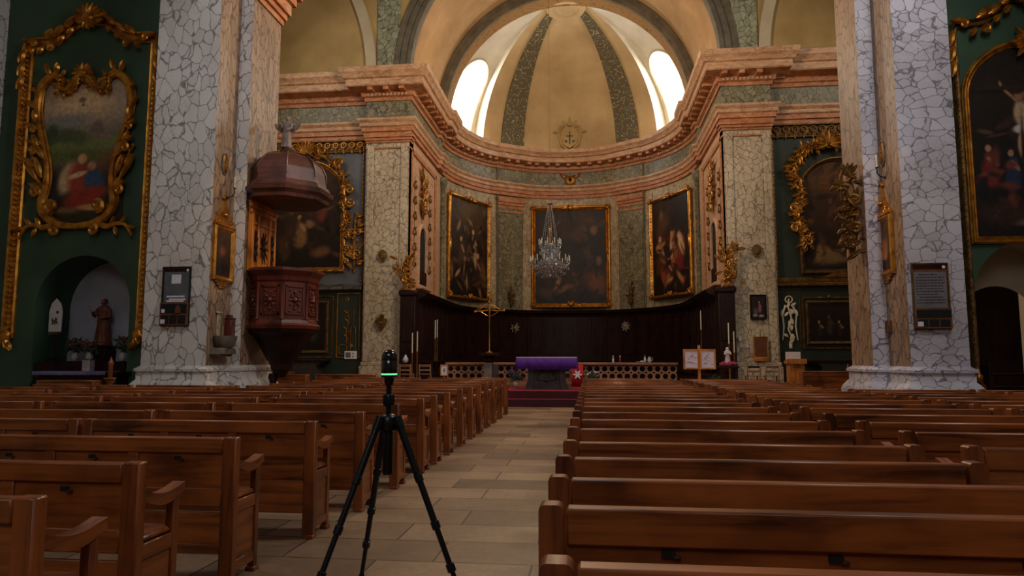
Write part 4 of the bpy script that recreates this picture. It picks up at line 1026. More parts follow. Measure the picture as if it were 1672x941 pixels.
m = MB(); oct_loft(m, [(.10, 1.0), (.13, 1.08), (.24, 1.2), (.26, 1.34), (.34, 1.42), (.5, 1.72), (.66, 1.98), (.80, 2.06), (.82, 2.13)]); m.build('underside', 'dark_wood', t, ang=.3)
m = MB(); m.lathe([(.07, .0), (.12, .05), (.08, .2), (.08, .9), (.12, 1.0), (.1, 1.1)], -.2, 0, 12); m.build('support_post', 'dark_wood', t)
for k in range(8):                                   # carved panels on the facets that face the room
    a = 45 * k
    if a in (135, 180): continue
    ap_ = .76 * math.cos(R_(22.5)); c = Vector((math.cos(R_(a)), math.sin(R_(a)), 0)); n = Vector((-c.y, c.x, 0))
    def L3(u, d, z): return tuple(c * (ap_ + d) + n * u + Vector((0, 0, z)))
    m = MB()
    for q in ((-.22, 2.46, 3.14), (.18, 2.46, 3.14)):
        m.add([L3(q[0] + du, dd, zz) for du in (0, .04) for dd in (-.01, .03) for zz in q[1:]], [(0, 1, 3, 2), (4, 6, 7, 5), (0, 4, 5, 1), (2, 3, 7, 6), (0, 2, 6, 4), (1, 5, 7, 3)])
    for q in (2.46, 3.10):
        m.add([L3(du, dd, q + zz) for du in (-.22, .22) for dd in (-.01, .03) for zz in (0, .04)], [(0, 1, 3, 2), (4, 6, 7, 5), (0, 4, 5, 1), (2, 3, 7, 6), (0, 2, 6, 4), (1, 5, 7, 3)])
    fr = m.build('panel_moulding', 'pulpit_wood', t, smooth=False)
    m = MB()
    for uu, zz, s in ((0, 2.8, .07), (0, 2.98, .035), (0, 2.6, .035), (-.09, 2.88, .03), (.09, 2.88, .03), (-.1, 2.7, .03), (.1, 2.7, .03), (-.12, 3.02, .025), (.12, 3.02, .025), (-.12, 2.54, .025), (.12, 2.54, .025)):
        p = L3(uu, .01, zz); m.sph(p, s, 8, 6)
    for k2 in range(8):
        p0 = L3(.08 * math.cos(k2 * PI / 4), .015, 2.8 + .1 * math.sin(k2 * PI / 4)); p1 = L3(.15 * math.cos(k2 * PI / 4), .03, 2.8 + .2 * math.sin(k2 * PI / 4)); m.tube([p0, p1], [.025, .008], 6)
    m.build('carved_relief', 'pulpit_wood', fr)
    m = MB(); e = Vector((math.cos(R_(a + 22.5)), math.sin(R_(a + 22.5)), 0)) * .77
    m.lathe([(.05, 2.36), (.035, 2.42), (.035, 3.16), (.05, 3.22)], e.x, e.y, 8); m.build('corner_colonnette', 'pulpit_wood', t)
m = MB(); oct_loft(m, [(.86, 5.18), (.98, 5.2), (1.0, 5.28), (1.08, 5.36), (1.1, 5.46), (1.02, 5.5), (.97, 5.6), (.94, 5.62)]); m.build('canopy_cornice', 'canopy_wood', t, ang=.3)
m = MB(); oct_loft(m, [(.92, 5.6), (.90, 5.72), (.90, 5.78), (.88, 5.95), (.80, 6.12), (.64, 6.28), (.42, 6.38), (.24, 6.42), (.18, 6.5), (.12, 6.56), (.12, 6.6)]); m.build('canopy_dome', 'canopy_wood', t, ang=.3)
m = MB()
for k in range(8):
    a = R_(22.5 + 45 * k); m.tube([(r * math.cos(a), r * math.sin(a), z) for r, z in ((.90, 5.76), (.89, 5.95), (.81, 6.13), (.65, 6.29), (.43, 6.39), (.24, 6.43))], .022, 5)
m.build('canopy_ribs', 'canopy_wood', t)
# carved back panel between body and canopy
m = MB(); m.box(-.66, -.58, -.62, .58, 3.5, 5.2, .01); m.box(-.60, -.54, -.66, .62, 4.86, 5.0, .02); m.box(-.6, -.52, -.72, .68, 5.0, 5.1, .02)
for y in (-.62, -.34, .22, .5): m.box(-.59, -.53, y, y + .09, 3.5, 4.86, .01)
m.box(-.59, -.55, -.62, .58, 4.62, 4.68, .01); bk = m.build('back_panel', 'gilt_wood', t)
m = MB()
for y0 in (-.42, .0, .40):
    w = .12 if y0 else .2; m = MB()
    for k in range(10):
        a = k * 2 * PI / 10; m.tube([(-.57, y0 + .04 * math.cos(a), 4.1 + .04 * math.sin(a)), (-.54, y0 + w * math.cos(a), 4.1 + .4 * math.sin(a))], [.03, .012], 5)
    m.ell((-.55, y0, 4.1), .05, .07, .1)
    m.build('back_carving', 'dark_wood', bk)
o = statue('canopy_angel', 'small pale angel figure standing on the pulpit canopy', 'statue', (PX - .08, PY, 6.6), .8, 'statue_stone', ((-1, (-.19, -.08, .62), (-.12, -.2, .7)), (1, (.19, -.08, .6), (.1, -.2, .5))), lean=.04, base=False)
m = MB(); 
for sx in (-1, 1): m.leaf((sx * .04, .07, .42), PI / 2 - sx * .95, .36, .17, .03)
m.build('wings', 'statue_stone', o)

# ------------------------------------------------------------------ PILLAR FITTINGS
def station(loc, rz, label, blobs, seed):
    t = thing('station_picture', label, 'picture', loc, rz)
    canvas(t, .62, 1.02, (92, 60, 36), (44, 26, 18), blobs, 26, 42, y=-.03, seed=seed)
    m = MB(); m.sweep(rectpath(.62, 1.02), True, prof_frame(.11, .09), XZF); m.build('frame', 'gold', t)
    m = MB(); m.box(-.42, .42, -.09, 0, 1.13, 1.19, .01); m.box(-.38, .38, -.06, 0, 1.19, 1.24, .01)
    m.prism([(-.34, 1.24), (.34, 1.24), (.26, 1.32), (.2, 1.42), (.12, 1.5), (.09, 1.6), (.035, 1.66), (.035, 1.86), (-.035, 1.86), (-.035, 1.66), (-.09, 1.6), (-.12, 1.5), (-.2, 1.42), (-.26, 1.32)], XZF, 0, .05)
    m.box(-.1, .1, -.05, 0, 1.76, 1.81, .005)
    for sx in (-1, 1): m.scroll((sx * .3, -.07, 1.26), PI / 2 + sx * .5, .07, .028, sx, 1.2)
    m.sph((0, -.06, 1.4), .06); m.build('crest', 'gold', t)
    m = MB(); m.box(-.3, .3, -.05, 0, -.16, -.11, .01); m.box(-.22, .22, -.045, 0, -.23, -.16, .01); m.box(-.12, .12, -.04, 0, -.28, -.23, .01); m.build('bracket', 'old_gold', t)
station((-8.25, 14.48, 3.3), PI / 2, 'dim gold-framed station picture on the side of the left pillar', [(.45, .55, .12, .1, 0, (150, 84, 56), .8), (.5, .2, .3, .12, 0, (40, 24, 16), .6)], 11)
station((6.15, 14.84, 3.28), -PI / 2, 'gold-framed station picture of a kneeling figure on the right pillar', [(.5, .45, .16, .2, 0, (176, 110, 60), .6), (.52, .28, .1, .1, 0, (196, 120, 60), .5), (.45, .75, .04, .16, .5, (120, 76, 44), .4), (.55, .78, .04, .16, -.4, (120, 76, 44), .4), (.5, .12, .3, .08, 0, (60, 34, 20), .5)], 12)
def medallion(loc, rz, label, w, h, mat='dark_gold'):
    t = thing('wall_medallion', label, 'medallion', loc, rz)
    m = MB(); m.ell((0, -.01, 0), w, .035, h, 0, 16, 10); m.build('plate', mat, t)
    m = MB(); m.tube([(w * 1.02 * math.cos(a), -.02, h * 1.02 * math.sin(a)) for a in [k * 2 * PI / 20 for k in range(20)]], w * .14, 6, closed=True); m.build('rim', 'grey_stone', t)
    m = MB(); m.box(-w * .08, w * .08, -.06, -.03, -h * .7, h * .7, .004); m.box(-w * .5, w * .5, -.06, -.03, h * .1, h * .1 + w * .16, .004); m.build('cross', 'old_gold', t)
    return t
medallion((-8.25, 14.42, 5.88), PI / 2, 'oval consecration-cross medallion above the picture on the left pillar', .12, .24)
medallion((6.15, 14.73, 5.72), -PI / 2, 'oval consecration-cross medallion above the picture on the right pillar', .12, .26)
medallion((AX - 6.83, 24.93, 5.32), 0, 'round dark medallion on the left choir pilaster', .17, .2)
medallion((AX + 6.9, 24.93, 5.27), 0, 'round dark medallion on the right choir pilaster', .17, .2)
# candle bracket arm above each picture
for loc, rz, lb in (((-8.25, 14.62, 5.15), PI / 2, 'thin iron candle arm on the left pillar above the picture'), ((6.15, 14.66, 5.2), -PI / 2, 'thin iron candle arm on the right pillar above the picture')):
    t = thing('wall_sconce', lb, 'candle holder', loc, rz)
    m = MB(); m.tube([(0, 0, 0), (0, -.1, .02), (0, -.16, .1), (0, -.16, .2)], .012, 6); m.lathe([(.0, .2), (.035, .21), (.035, .22)], 0, -.16, 10); m.sph((0, -.01, 0), .03); m.build('arm', 'iron', t)
    m = MB(); m.lathe([(.016, .22), (.016, .48), (0, .49)], 0, -.16, 8); m.build('candle', 'candle_wax', t)
# notice cases on the front of the pillars
def notice(loc, W, Hh, label, sheet, textm, split, seed):
    t = thing('notice_case', label, 'notice board', loc); rg = random.Random(seed)
    m = MB(); m.box(-W / 2, W / 2, -.09, 0, 0, Hh * split, .004); m.box(-W / 2, W / 2, -.012, 0, Hh * split, Hh, .003); m.build('case', 'brown_board', t)
    m = MB(); m.sweep(rectpath(W - .03, Hh - .02), True, [(0, 0), (0, .03), (.025, .03), (.025, 0)], lambda a, b_, c: (a, -c - .01, b_ + .01)); m.build('frame', 'iron' if seed == 1 else 'dark_gold', t)
    m = MB(); m.box(-W / 2 + .03, W / 2 - .03, -.02, -.008, Hh * split + .01, Hh - (.16 if seed == 2 else .1)); sh = m.build('printed_sheet', sheet, t)
    m = MB(); z = Hh - (.22 if seed == 2 else .16); 
    if seed == 2:
        i = 0
        while z > Hh * split + .05:
            x = -W / 2 + .06 + (0.06 if i in (0, 8) else rg.uniform(0, .02)); e = W / 2 - .06 - (.14 if i in (0, 7) else rg.uniform(0, .05))
            while x < e:
                w = rg.uniform(.02, .07); m.box(x, min(e, x + w), -.0225, -.0205, z, z + .018); x += w + .012
            z -= .055; i += 1
    else:
        for zz, hh, x0, x1 in ((.92, .2, -.12, .1), (.62, .035, -.22, .2), (.56, .03, -.16, .22), (.52, .03, -.22, .18)):
            m.box(x0, x1, -.0225, -.0205, zz, zz + hh)
    m.build('printing', textm, sh, smooth=False)
    m = MB(); m.box(-W / 2 + .03, W / 2 - .03, -.021, -.008, Hh - .1, Hh - .03); m.build('heading_strip', 'dark_wood', t)
    m = MB(); 
    for x in (W / 2 - .07,): m.lathe([(0, 0), (.028, 0), (.028, .006), (0, .008)], 0, 0, 12)
    mm = MB(); mm.prism([(W / 2 - .07 + .03 * math.cos(a), Hh - .065 + .03 * math.sin(a)) for a in [k * PI / 6 for k in range(12)]], XZF, .02, .026); mm.build('round_sticker', 'paper_white', t)
    # pigeonholes
    m = MB(); n = 3; cw = (W - .06) / n
    m.box(-W / 2 + .02, W / 2 - .02, -.094, -.086, Hh * split * .52, Hh * split - .03)
    for k in range(n): m.box(-W / 2 + .04 + k * cw, -W / 2 + .02 + (k + 1) * cw, -.094, -.086, .03, Hh * split * .45)
    m.build('pigeonholes', 'dark_cavity', t, smooth=False)
    m = MB(); m.box(-W / 2 + .03, -W / 2 + .13, -.099, -.09, .04, .13); m.build('leaflet', 'paper_white', t)
    if seed == 1:
        m = MB(); m.box(-W / 2 + .04, -W / 2 + .12, -.099, -.09, Hh * split * .55, Hh * split * .55 + .08, .01); m.build('leaflet', 'paper_white', t)
        m = MB(); m.prism([(.05, .27), (.17, .27), (.17, .37), (.11, .45), (.05, .37)], XZF, .09, .12); m.build('toy_house', 'brown_board', t)
notice((-8.99, 14, 2.17), .64, 1.28, 'tall notice case with dark grey sheet on the left pillar front', 'slate_sheet', 'paper_white', .39, 1)
notice((6.575, 14, 2.03), .66, 1.26, 'tall notice case with printed text sheet on the right pillar front', 'grey_print', 'ink', .31, 2)
# holy-water stoup and small collection box on the left pillar side
t = thing('holy_water_stoup', 'grey stone bracket basin low on the side of the left pillar', 'stoup', (-8.25, 14.42, 1.55), PI / 2)
m = MB(); m.prism([(-.3, .0), (.3, .0), (.28, .1), (.2, .14), (-.2, .14)], XZF, 0, .3); m.prism([(-.22, -.05), (.22, -.05), (.26, .0), (-.26, .0)], XZF, 0, .24); m.build('bracket', 'grey_stone', t)
m = MB(); m.lathe([(.1, .0), (.19, .06), (.24, .2), (.25, .28), (.2, .28), (.17, .2), (0, .16)], 0, -.2, 16, cz=.12); m.build('basin', 'grey_stone', t)
m = MB(); m.box(-.07, .05, -.04, 0, .38, .95, .01); m.box(-.1, .1, -.06, 0, .9, .95, .01); m.build('back_slab', 'marble_choir', t)
t = thing('collection_box', 'small red-brown wooden box fixed to the left pillar side', 'box', (-8.25, 14.8, 1.95), PI / 2)
m = MB(); m.box(-.1, .1, -.16, 0, 0, .4, .01); m.box(-.115, .115, -.175, 0, .4, .43, .008); m.build('box', 'pulpit_wood', t); m = MB(); m.box(-.04, .04, -.163, -.155, .3, .312); m.build('coin_slot', 'dark_cavity', t); m = MB(); m.box(-.05, .05, -.12, 0, .43, .5, .008); m.build('finial', 'pulpit_wood', t)
t = thing('wall_plate', 'small brownish plate on the right pillar side below the picture', 'plate', (6.15, 14.97 - .12, 1.98), -PI / 2)
m = MB(); m.box(-.1, .1, -.05, 0, 0, .26, .006); m.build('box', 'brown_board', t); m = MB(); m.box(-.08, .08, -.06, -.05, .03, .2, .003); m.build('face', 'dark_gold', t); m = MB(); m.box(-.07, .02, -.05, 0, -.06, 0, .004); m.build('card', 'grey_print', t)
# carved gilt bracket hanging on the inner face of the right pillar
t = thing('carved_trophy', 'openwork gilt carved trophy hanging on the inner edge of the right pillar', 'carving', (5.66, 15.35, 3.7), -.35)
rg = random.Random(9); m = MB(); m.tube([(0, -.08, -.1), (.04, -.1, .4), (-.03, -.12, .9), (.02, -.1, 1.4), (0, -.05, 1.8)], [.05, .1, .12, .1, .03], 8); m.build('core', 'dark_gold', t)
m = MB()
for k in range(64):
    z = rg.uniform(0, 1.75); x = rg.uniform(-.17, .17); a = rg.uniform(0, 2 * PI); m.leaf((x, -.14 - rg.uniform(0, .1), z), a, rg.uniform(.16, .32), rg.uniform(.07, .12), .06)
for z, s in ((.3, 1), (.6, -1), (.9, 1), (1.2, -1), (1.45, 1)): m.scroll((0, -.2, z), PI / 2 + s * .6, .13, .05, s, 1.3)
for z in (.15, .5, .8, 1.15, 1.4): m.sph((rg.uniform(-.2, .2), -.22, z), .06)
m.build('leaves_and_scrolls', 'dark_gold', t)
m = MB(); 
for k in range(5): m.leaf((0, -.1, 1.7), PI / 2 + (k - 2) * .35, .3, .1, .05)
m.build('top_plume', 'dark_gold', t)

# ------------------------------------------------------------------ TRANSEPT ALTARPIECES
YB = 25.35
# left: grey-blue panel, gilt fringe, arched painting
x0, x1 = -13.2, -8.62
b = MB(); b.box(x0, x1, YB - .05, YB, 4.3, 9.75); struct(b.build('trim_left_bay_panel', 'grey_blue', smooth=False))
b = MB(); b.box(x0, x1, YB - .3, YB, 4.05, 4.18, .02); b.box(x0, x1, YB - .22, YB, 4.18, 4.3, .02); struct(b.build('trim_left_bay_ledge', 'marble_grey', smooth=False))
def edge_beading(name, label, x, z0, z1):
    m = MB(); m.box(x - .03, x + .03, YB - .09, YB - .05, z0, z1, .01)
    for k in range(int((z1 - z0) / .16)): m.ell((x, YB - .1, z0 + .08 + k * .16), .025, .025, .05)
    tag(m.build(name, 'gold'), label, 'moulding')
edge_beading('gilt_beading', 'thin gilt beading down the right edge of the grey-blue panel', -8.7, 4.3, 9.75)
def lambrequin(x0, x1, z, label, mat='old_gold'):
    t = thing('gilt_valance', label, 'valance', ((x0 + x1) / 2, YB, z)); w = x1 - x0
    m = MB(); m.box(-w / 2, w / 2, -.16, 0, -.06, .0, .01); m.box(-w / 2, w / 2, -.13, 0, -.5, -.45, .01); m.box(-w / 2, w / 2, -.06, 0, -.45, -.06); m.build('rail', 'dark_gold', t)
    m = MB(); n = int(w / .32)
    for k in range(n):
        x = -w / 2 + (k + .5) * w / n
        m.tube([(x + .1 * math.cos(a), -.11, -.2 + .1 * math.sin(a)) for a in [q * 2 * PI / 10 for q in range(10)]], .028, 5, closed=True); m.lathe([(.0, -.58), (.045, -.5), (.03, -.42), (.05, -.38), (.02, -.3)], x, -.1, 7); m.ell((x, -.13, -.2), .04, .03, .04); m.ell((x + w / n / 2, -.1, -.36), .035, .03, .05)
    m.build('tassels', mat, t)
lambrequin(-13.0, -8.68, 9.98, 'gilt fringed valance along the top of the left grey-blue panel', 'gold')
t = thing('arched_painting', 'dark arched altarpiece painting in gold carved frame behind the pulpit', 'painting', (-11.0, YB - .05, 4.95))
bl = blobs_person(.42, .2, .34, (128, 92, 54), wide=1.3) + blobs_person(.72, .45, .3, (104, 46, 36)) + [(.72, .15, .1, .05, .2, (104, 70, 44), .5), (.5, .82, .2, .1, 0, (72, 44, 28), .7), (.3, .4, .07, .16, 0, (54, 38, 26), .6), (.55, .42, .05, .04, 0, (130, 96, 66), .5), (.2, .2, .06, .12, .3, (66, 46, 32), .5)]
def hwA(v): return 1 if v < .7 else math.sqrt(max(.0004, 1 - ((v - .7) / .3) ** 2))
bl = clutter(50, [(60, 40, 26), (44, 30, 20), (80, 54, 34), (30, 20, 14)], 47) + bl + clutter(16, [(110, 80, 50), (70, 40, 30)], 48, .15, .85, .1, .7, .8)
canvas(t, 2.9, 4.1, (62, 38, 26), (26, 18, 14), bl, 50, 70, hw=hwA, y=-.02, seed=14)
m = MB(); m.sweep(archpath(2.86, 4.1, 18, 1.25), True, prof_frame(.2, .14), XZF); fr = m.build('frame', 'old_gold', t)
rg = random.Random(5)
def garland(mb, pts, s, n, y=-.12, leafw=.5):
    P = cat_(pts, 8)
    for i in range(n):
        p = P[int(i / n * (len(P) - 1))]; a = rg.uniform(0, 2 * PI); mb.leaf((p[0] + rg.uniform(-s, s) * .35, y - rg.uniform(0, .1), p[1] + rg.uniform(-s, s) * .35), a, s * rg.uniform(.8, 1.5), s * leafw, s * .25)
        if i % 4 == 0: mb.sph((p[0] + rg.uniform(-s, s) * .4, y - .12, p[1] + rg.uniform(-s, s) * .4), s * .2, 6, 5)
m = MB(); garland(m, [(1.62, 1.5), (1.7, 1.9), (1.62, 2.4), (1.62, 3.0), (1.5, 3.6), (1.0, 4.15), (.4, 4.45), (0, 4.5)], .2, 90); garland(m, [(-1.6, 2.4), (-1.5, 3.6), (-.8, 4.3), (0, 4.5)], .2, 40)
for x, z, a, f in ((1.6, 3.0, PI / 2, -1), (1.66, 2.5, -PI / 2, 1), (1.2, 4.0, 2.2, -1), (.6, 4.4, 2.8, -1)): m.scroll((x, -.2, z), a, .2, .06, f, 1.3, lead=.2)
for k in range(9): m.leaf((0, -.2, 4.5), PI / 2 + (k - 4) * .33, .55, .14, .06)
for z in (.2, .7, 1.2): m.scroll((1.58, -.14, z), PI / 2, .13, .05, -1, 1.2)
for k in range(7): m.leaf((-1.3 + k * .43, -.12, -.12), 0, .4, .14, .05)
m.build('carved_garland', 'old_gold', fr)
def trophy(loc, label, h, mat='gold', w=.5, seed=1, n=22):
    r2 = random.Random(seed); t = thing('carved_trophy', label, 'carving', loc)
    m = MB(); m.tube([(0, -.05, 0), (0, -.08, h * .5), (0, -.05, h)], [.03, .07, .02], 7); m.build('stem', mat, t); m = MB()
    for k in range(n):
        z = r2.uniform(.02, .95) * h; ww = w * math.sin(PI * min(1, z / h)) ** .6; s = r2.choice((-1, 1)); m.leaf((s * ww * r2.uniform(.05, .3), -.1, z), PI / 2 - s * r2.uniform(.3, 1.6), w * r2.uniform(.35, .65), w * .22, .05)
    for s in (-1, 1):
        for z in (.25, .6): m.scroll((0, -.12, z * h), PI / 2 - s * .7, w * .28, w * .06, s, 1.25, lead=.1)
    for k in range(6): m.sph((r2.uniform(-w, w) * .25, -.14, r2.uniform(.2, .8) * h), w * .09, 6, 5)
    m.build('leaves', mat, t); return t
trophy((-8.98, YB - .05, 4.75), 'pale gilt hanging trophy on the grey-blue panel right of the arched painting', 2.35, 'old_gold', .62, 3)
# lower left reredos: dark panels with gilt mouldings and small painting
b = MB(); b.box(x0, x1, YB - .08, YB, .45, 4.05); struct(b.build('trim_left_bay_dado', 'green_dark', smooth=False))
def mould_rect(m, cx, z0, w, h, t=.05, d=.05): m.sweep([(cx + a, z0 + b_) for a, b_ in rectpath(w, h)], True, [(0, 0), (0, d), (t, d), (t, 0)], lambda a, b_, c: (a, -c, b_))
t = thing('framed_painting', 'small dark upright painting in gold moulding low behind the pulpit', 'painting', (-10.55, YB - .08, 1.75))
canvas(t, .95, 1.75, (30, 24, 20), (20, 16, 14), blobs_person(.5, .2, .5, (56, 50, 42), (70, 54, 42)), 20, 36, y=-.02, seed=15)
m = MB(); m.sweep(rectpath(.95, 1.75), True, prof_frame(.13, .1), XZF); mould_rect(m, 0, -.25, 1.5, 2.3); m.build('frame', 'dark_gold', t)
t = thing('tracery_carving', 'narrow dark panel with gilt tracery beside the left choir pilaster', 'panel', (-9.15, YB - .08, 1.5))
m = MB(); mould_rect(m, 0, 0, .85, 2.4, .04, .05); m.build('moulding', 'old_gold', t)
m = MB()
for x, z, w, h in ((.2, .15, .2, 1.0), (-.2, .1, .3, .35)):
    m.tube([(x + w / 2 * (abs(math.cos(a)) ** .5) * (1 if math.cos(a) > 0 else -1), -.03, z + h / 2 + h / 2 * (abs(math.sin(a)) ** .5) * (1 if math.sin(a) > 0 else -1)) for a in [k * PI / 12 + .01 for k in range(24)]], .02, 5, closed=True)
m.tube([(-.05, -.03, .5), (-.08, -.03, 1.0), (.02, -.03, 1.4), (-.02, -.03, 1.8)], .02, 5); m.tube([(.2, -.03, 1.2), (.22, -.03, 1.8)], .018, 5); m.scroll((-.1, -.03, 2.1), 0, .1, .018, 1, 1.2); m.scroll((.12, -.03, .35), 0, .07, .016, 1, 1.4)
for k in range(8): m.leaf((-.08 + .03 * (k % 3), -.03, .6 + k * .15), PI / 2 + (1 if k % 2 else -1) * .8, .16, .05, .02)
m.build('tracery', 'old_gold', t)
t = thing('paper_notice', 'small white printed paper on the dark panel by the left choir pilaster', 'notice', (-9.02, YB - .14, 1.42))
m = MB(); m.box(-.24, .24, 0, .02, 0, .3); m.build('sheet', 'paper_white', t); m = MB(); m.box(-.2, .0, -.004, 0, .05, .25); m.box(.06, .12, -.004, 0, .18, .23); m.box(.06, .12, -.004, 0, .06, .11); m.build('printing', 'grey_print', t)
t = thing('side_altar', 'dark carved side altar below the left transept painting', 'altar', (-11.2, 24.6, .45))
m = MB(); m.prism([(-1.3, 0), (1.3, 0), (1.15, .25), (1.05, .7), (1.25, .86), (-1.25, .86), (-1.05, .7), (-1.15, .25)], XZF, -.6, .0); m.build('tomb_front', 'altar_stone', t)
m = MB(); m.box(-1.4, 1.4, -.06, .66, .86, .96, .02); m.build('mensa', 'dark_wood', t)
m = MB()
for k in range(6): m.leaf((0, -.01, .45), k * PI / 3, .3, .12, .04)
m.ell((0, -.03, .45), .1, .04, .1); m.build('carved_boss', 'dark_gold', t)
# right: dark green panel, painting under a carved garland
x0, x1 = 6.66, 12.4
b = MB(); b.box(x0, x1, YB - .05, YB, 4.3, 10.0); b.box(x0, x1, YB - .08, YB, .45, 4.0); struct(b.build('trim_right_bay_panel', 'green_dark', smooth=False))
b = MB(); b.box(x0, x1, YB - .3, YB, 4.0, 4.12, .02); b.box(x0, x1, YB - .2, YB, 4.12, 4.3, .03); b.prism([(7.9, 4.3), (8.3, 4.34), (8.7, 4.5), (9.1, 4.55), (9.5, 4.5), (9.9, 4.34), (10.3, 4.3)], XZF, -YB, -YB + .22)
struct(b.build('trim_right_bay_ledge', 'dark_gold', smooth=False))
lambrequin(6.75, 12.2, 9.98, 'dark gilt valance along the top of the right green panel', 'dark_gold')
edge_beading('gilt_beading', 'thin dark gilt strip down the left edge of the right green panel', 6.74, 4.3, 9.4)
t = thing('arched_painting', 'dark arched altarpiece painting under a gilt garland left of the right pillar', 'painting', (8.95, YB - .05, 4.6))
bl = [(.5, .82, .2, .1, 0, (104, 66, 30), .8), (.45, .8, .04, .06, 0, (66, 38, 20), .5), (.5, .12, .2, .06, .2, (110, 86, 56), .5), (.35, .15, .03, .08, .6, (120, 92, 60), .5)] + blobs_person(.4, .38, .3, (60, 34, 22), (96, 64, 42)) + blobs_person(.65, .35, .34, (48, 30, 22), (84, 58, 40))
bl = clutter(50, [(64, 40, 24), (44, 28, 18), (80, 52, 30), (30, 20, 14)], 49) + bl + clutter(14, [(110, 80, 48), (70, 44, 28)], 50, .15, .85, .05, .6, .8)
canvas(t, 2.5, 3.95, (84, 52, 24), (26, 18, 14), bl, 50, 70, hw=hwA, y=-.02, seed=16)
m = MB(); m.sweep(archpath(2.46, 3.95, 18, 1.15), True, prof_frame(.16, .14), XZF); fr = m.build('frame', 'dark_gold', t)
m = MB(); garland(m, [(0, 4.65), (.7, 4.55), (1.3, 4.2), (1.6, 3.4)], .24, 50); m.build('carved_garland', 'old_gold', fr); m = MB(); garland(m, [(0, 4.65), (-.6, 4.6), (-1.15, 4.35), (-1.5, 3.9), (-1.55, 3.4), (-1.3, 2.9), (-1.42, 2.3), (-1.45, 1.7), (-1.25, 1.2), (-1.2, .8)], .25, 170)
for z in (1.0, 1.5, 2.2): m.scroll((-1.35, -.2, z), PI / 2, .2, .06, 1 if z > 1.2 else -1, 1.3)
for k in range(9): m.leaf((-.3, -.22, 4.55), PI / 2 + (k - 4) * .5, .5, .16, .07)
m.build('carved_garland', 'old_gold', fr)
t = thing('carved_trophy', 'white and gilt carved ribbon trophy on the low green panel right of the choir', 'carving', (7.08, YB - .08, 1.78))
m = MB(); mould_rect(m, 0, -.1, .72, 2.1, .03, .03); m.build('moulding', 'dark_gold', t)
m = MB(); r2 = random.Random(4); m.tube(cat3 if False else [(0, -.06, .05), (.08, -.07, .35), (-.06, -.07, .7), (.06, -.07, 1.1), (-.04, -.07, 1.5), (0, -.06, 1.78)], .03, 6)
for sx in (-1, 1): m.tube([(sx * .12, -.05, 1.55), (sx * .24, -.06, 1.2), (sx * .2, -.05, .8), (sx * .26, -.05, .3)], [.04, .03, .03, .02], 6); m.leaf((sx * .2, -.06, 1.4), -PI / 2 + sx * .3, .25, .12, .04); m.leaf((sx * .04, -.07, .2), -PI / 2 - sx * .4, .2, .1, .03)
for k in range(14): m.leaf((r2.uniform(-.08, .08), -.07, .2 + k * .11), r2.uniform(0, 2 * PI), .2, .1, .04)
m.tube([(.12 * math.cos(a), -.06, 1.75 + .12 * math.sin(a)) for a in [k * PI / 8 for k in range(16)]], .025, 6, closed=True); m.build('ribbon', 'candle_wax', t)
t = thing('framed_painting', 'small dark painting of figures in gilt frame low in the right green bay', 'painting', (8.45, YB - .08, 2.05))
canvas(t, 1.35, 1.3, (36, 26, 22), (24, 18, 16), blobs_person(.5, .2, .55, (60, 46, 40), (96, 70, 52), wide=.8) + blobs_person(.25, .15, .45, (44, 34, 30)) + blobs_person(.75, .15, .45, (48, 32, 26)), 30, 30, y=-.02, seed=17)
m = MB(); m.sweep(rectpath(1.35, 1.3), True, prof_frame(.12, .09), XZF); mould_rect(m, 0, -.22, 1.75, 1.74); m.leaf((-.15, -.05, 1.55), PI, .3, .1, .04); m.leaf((.15, -.05, 1.55), 0, .3, .1, .04); m.sph((0, -.08, 1.56), .08); m.build('frame', 'dark_gold', t)
t = thing('side_altar', 'dark wooden side altar in front of the right green bay', 'altar', (9.0, 24.6, .45))
m = MB(); m.prism([(-1.3, 0), (1.3, 0), (1.15, .25), (1.05, .7), (1.25, .86), (-1.25, .86), (-1.05, .7), (-1.15, .25)], XZF, -.6, 0); m.build('tomb_front', 'green_dark', t); m = MB(); m.box(-1.6, 1.6, -.06, .66, .86, .95, .02); m.build('mensa', 'dark_wood', t)
for k, (x, h, lb) in enumerate(((8.3, .62, 'left of the pair'), (8.95, .55, 'middle one'), (9.4, .66, 'right one'))):
    pass
# ------------------------------------------------------------------ CHOIR: panelling, stalls, rail, altar
ST = [(AX - HW + .12, 25.2), (AX - HW + .12, 30.1)] + [ap(a, RA - .42) for a in range(-86, 87, 4)] + [(AX + HW - .12, 30.1), (AX + HW - .12, 25.2)]
ST = [(AX - 5.45, 24.9)] + [(AX - 5.45, 30.2)] + [ap(a, 5.45) for a in range(-86, 87, 4)] + [(AX + 5.45, 30.2), (AX + 5.45, 24.9)]
t = thing('choir_panelling', 'dark brown wooden choir panelling curving round the foot of the apse', 'panelling', (0, 0, 0))
m = MB(); m.sweep(ST, False, rib([(-.35, .45), (.0, .45), (0, 3.6), (-.35, 3.6)]), XYZ); m.build('back_wall', 'dark_wood', t, ang=.5)
m = MB(); m.sweep(ST, False, rib([(-.36, 3.58), (.04, 3.58), (.08, 3.66), (.12, 3.7), (.3, 3.76), (.34, 3.84), (.38, 3.9), (-.36, 3.94)]), XYZ); m.build('cornice', 'dark_wood', t, ang=.5)
m = MB(); along(ST, .82, lambda p, tt, n: obox(m, p, tt, n, .12, 0, .07, 1.2, 3.58), .3); m.build('pilaster_strips', 'dark_wood', t, smooth=False)['kind'] = 'stuff'
m = MB(); along(ST, .82, lambda p, tt, n: obox(m, p, tt, n, .5, 0, .03, 1.65, 3.3), .71); m.build('raised_panels', 'dark_wood', t, smooth=False)['kind'] = 'stuff'
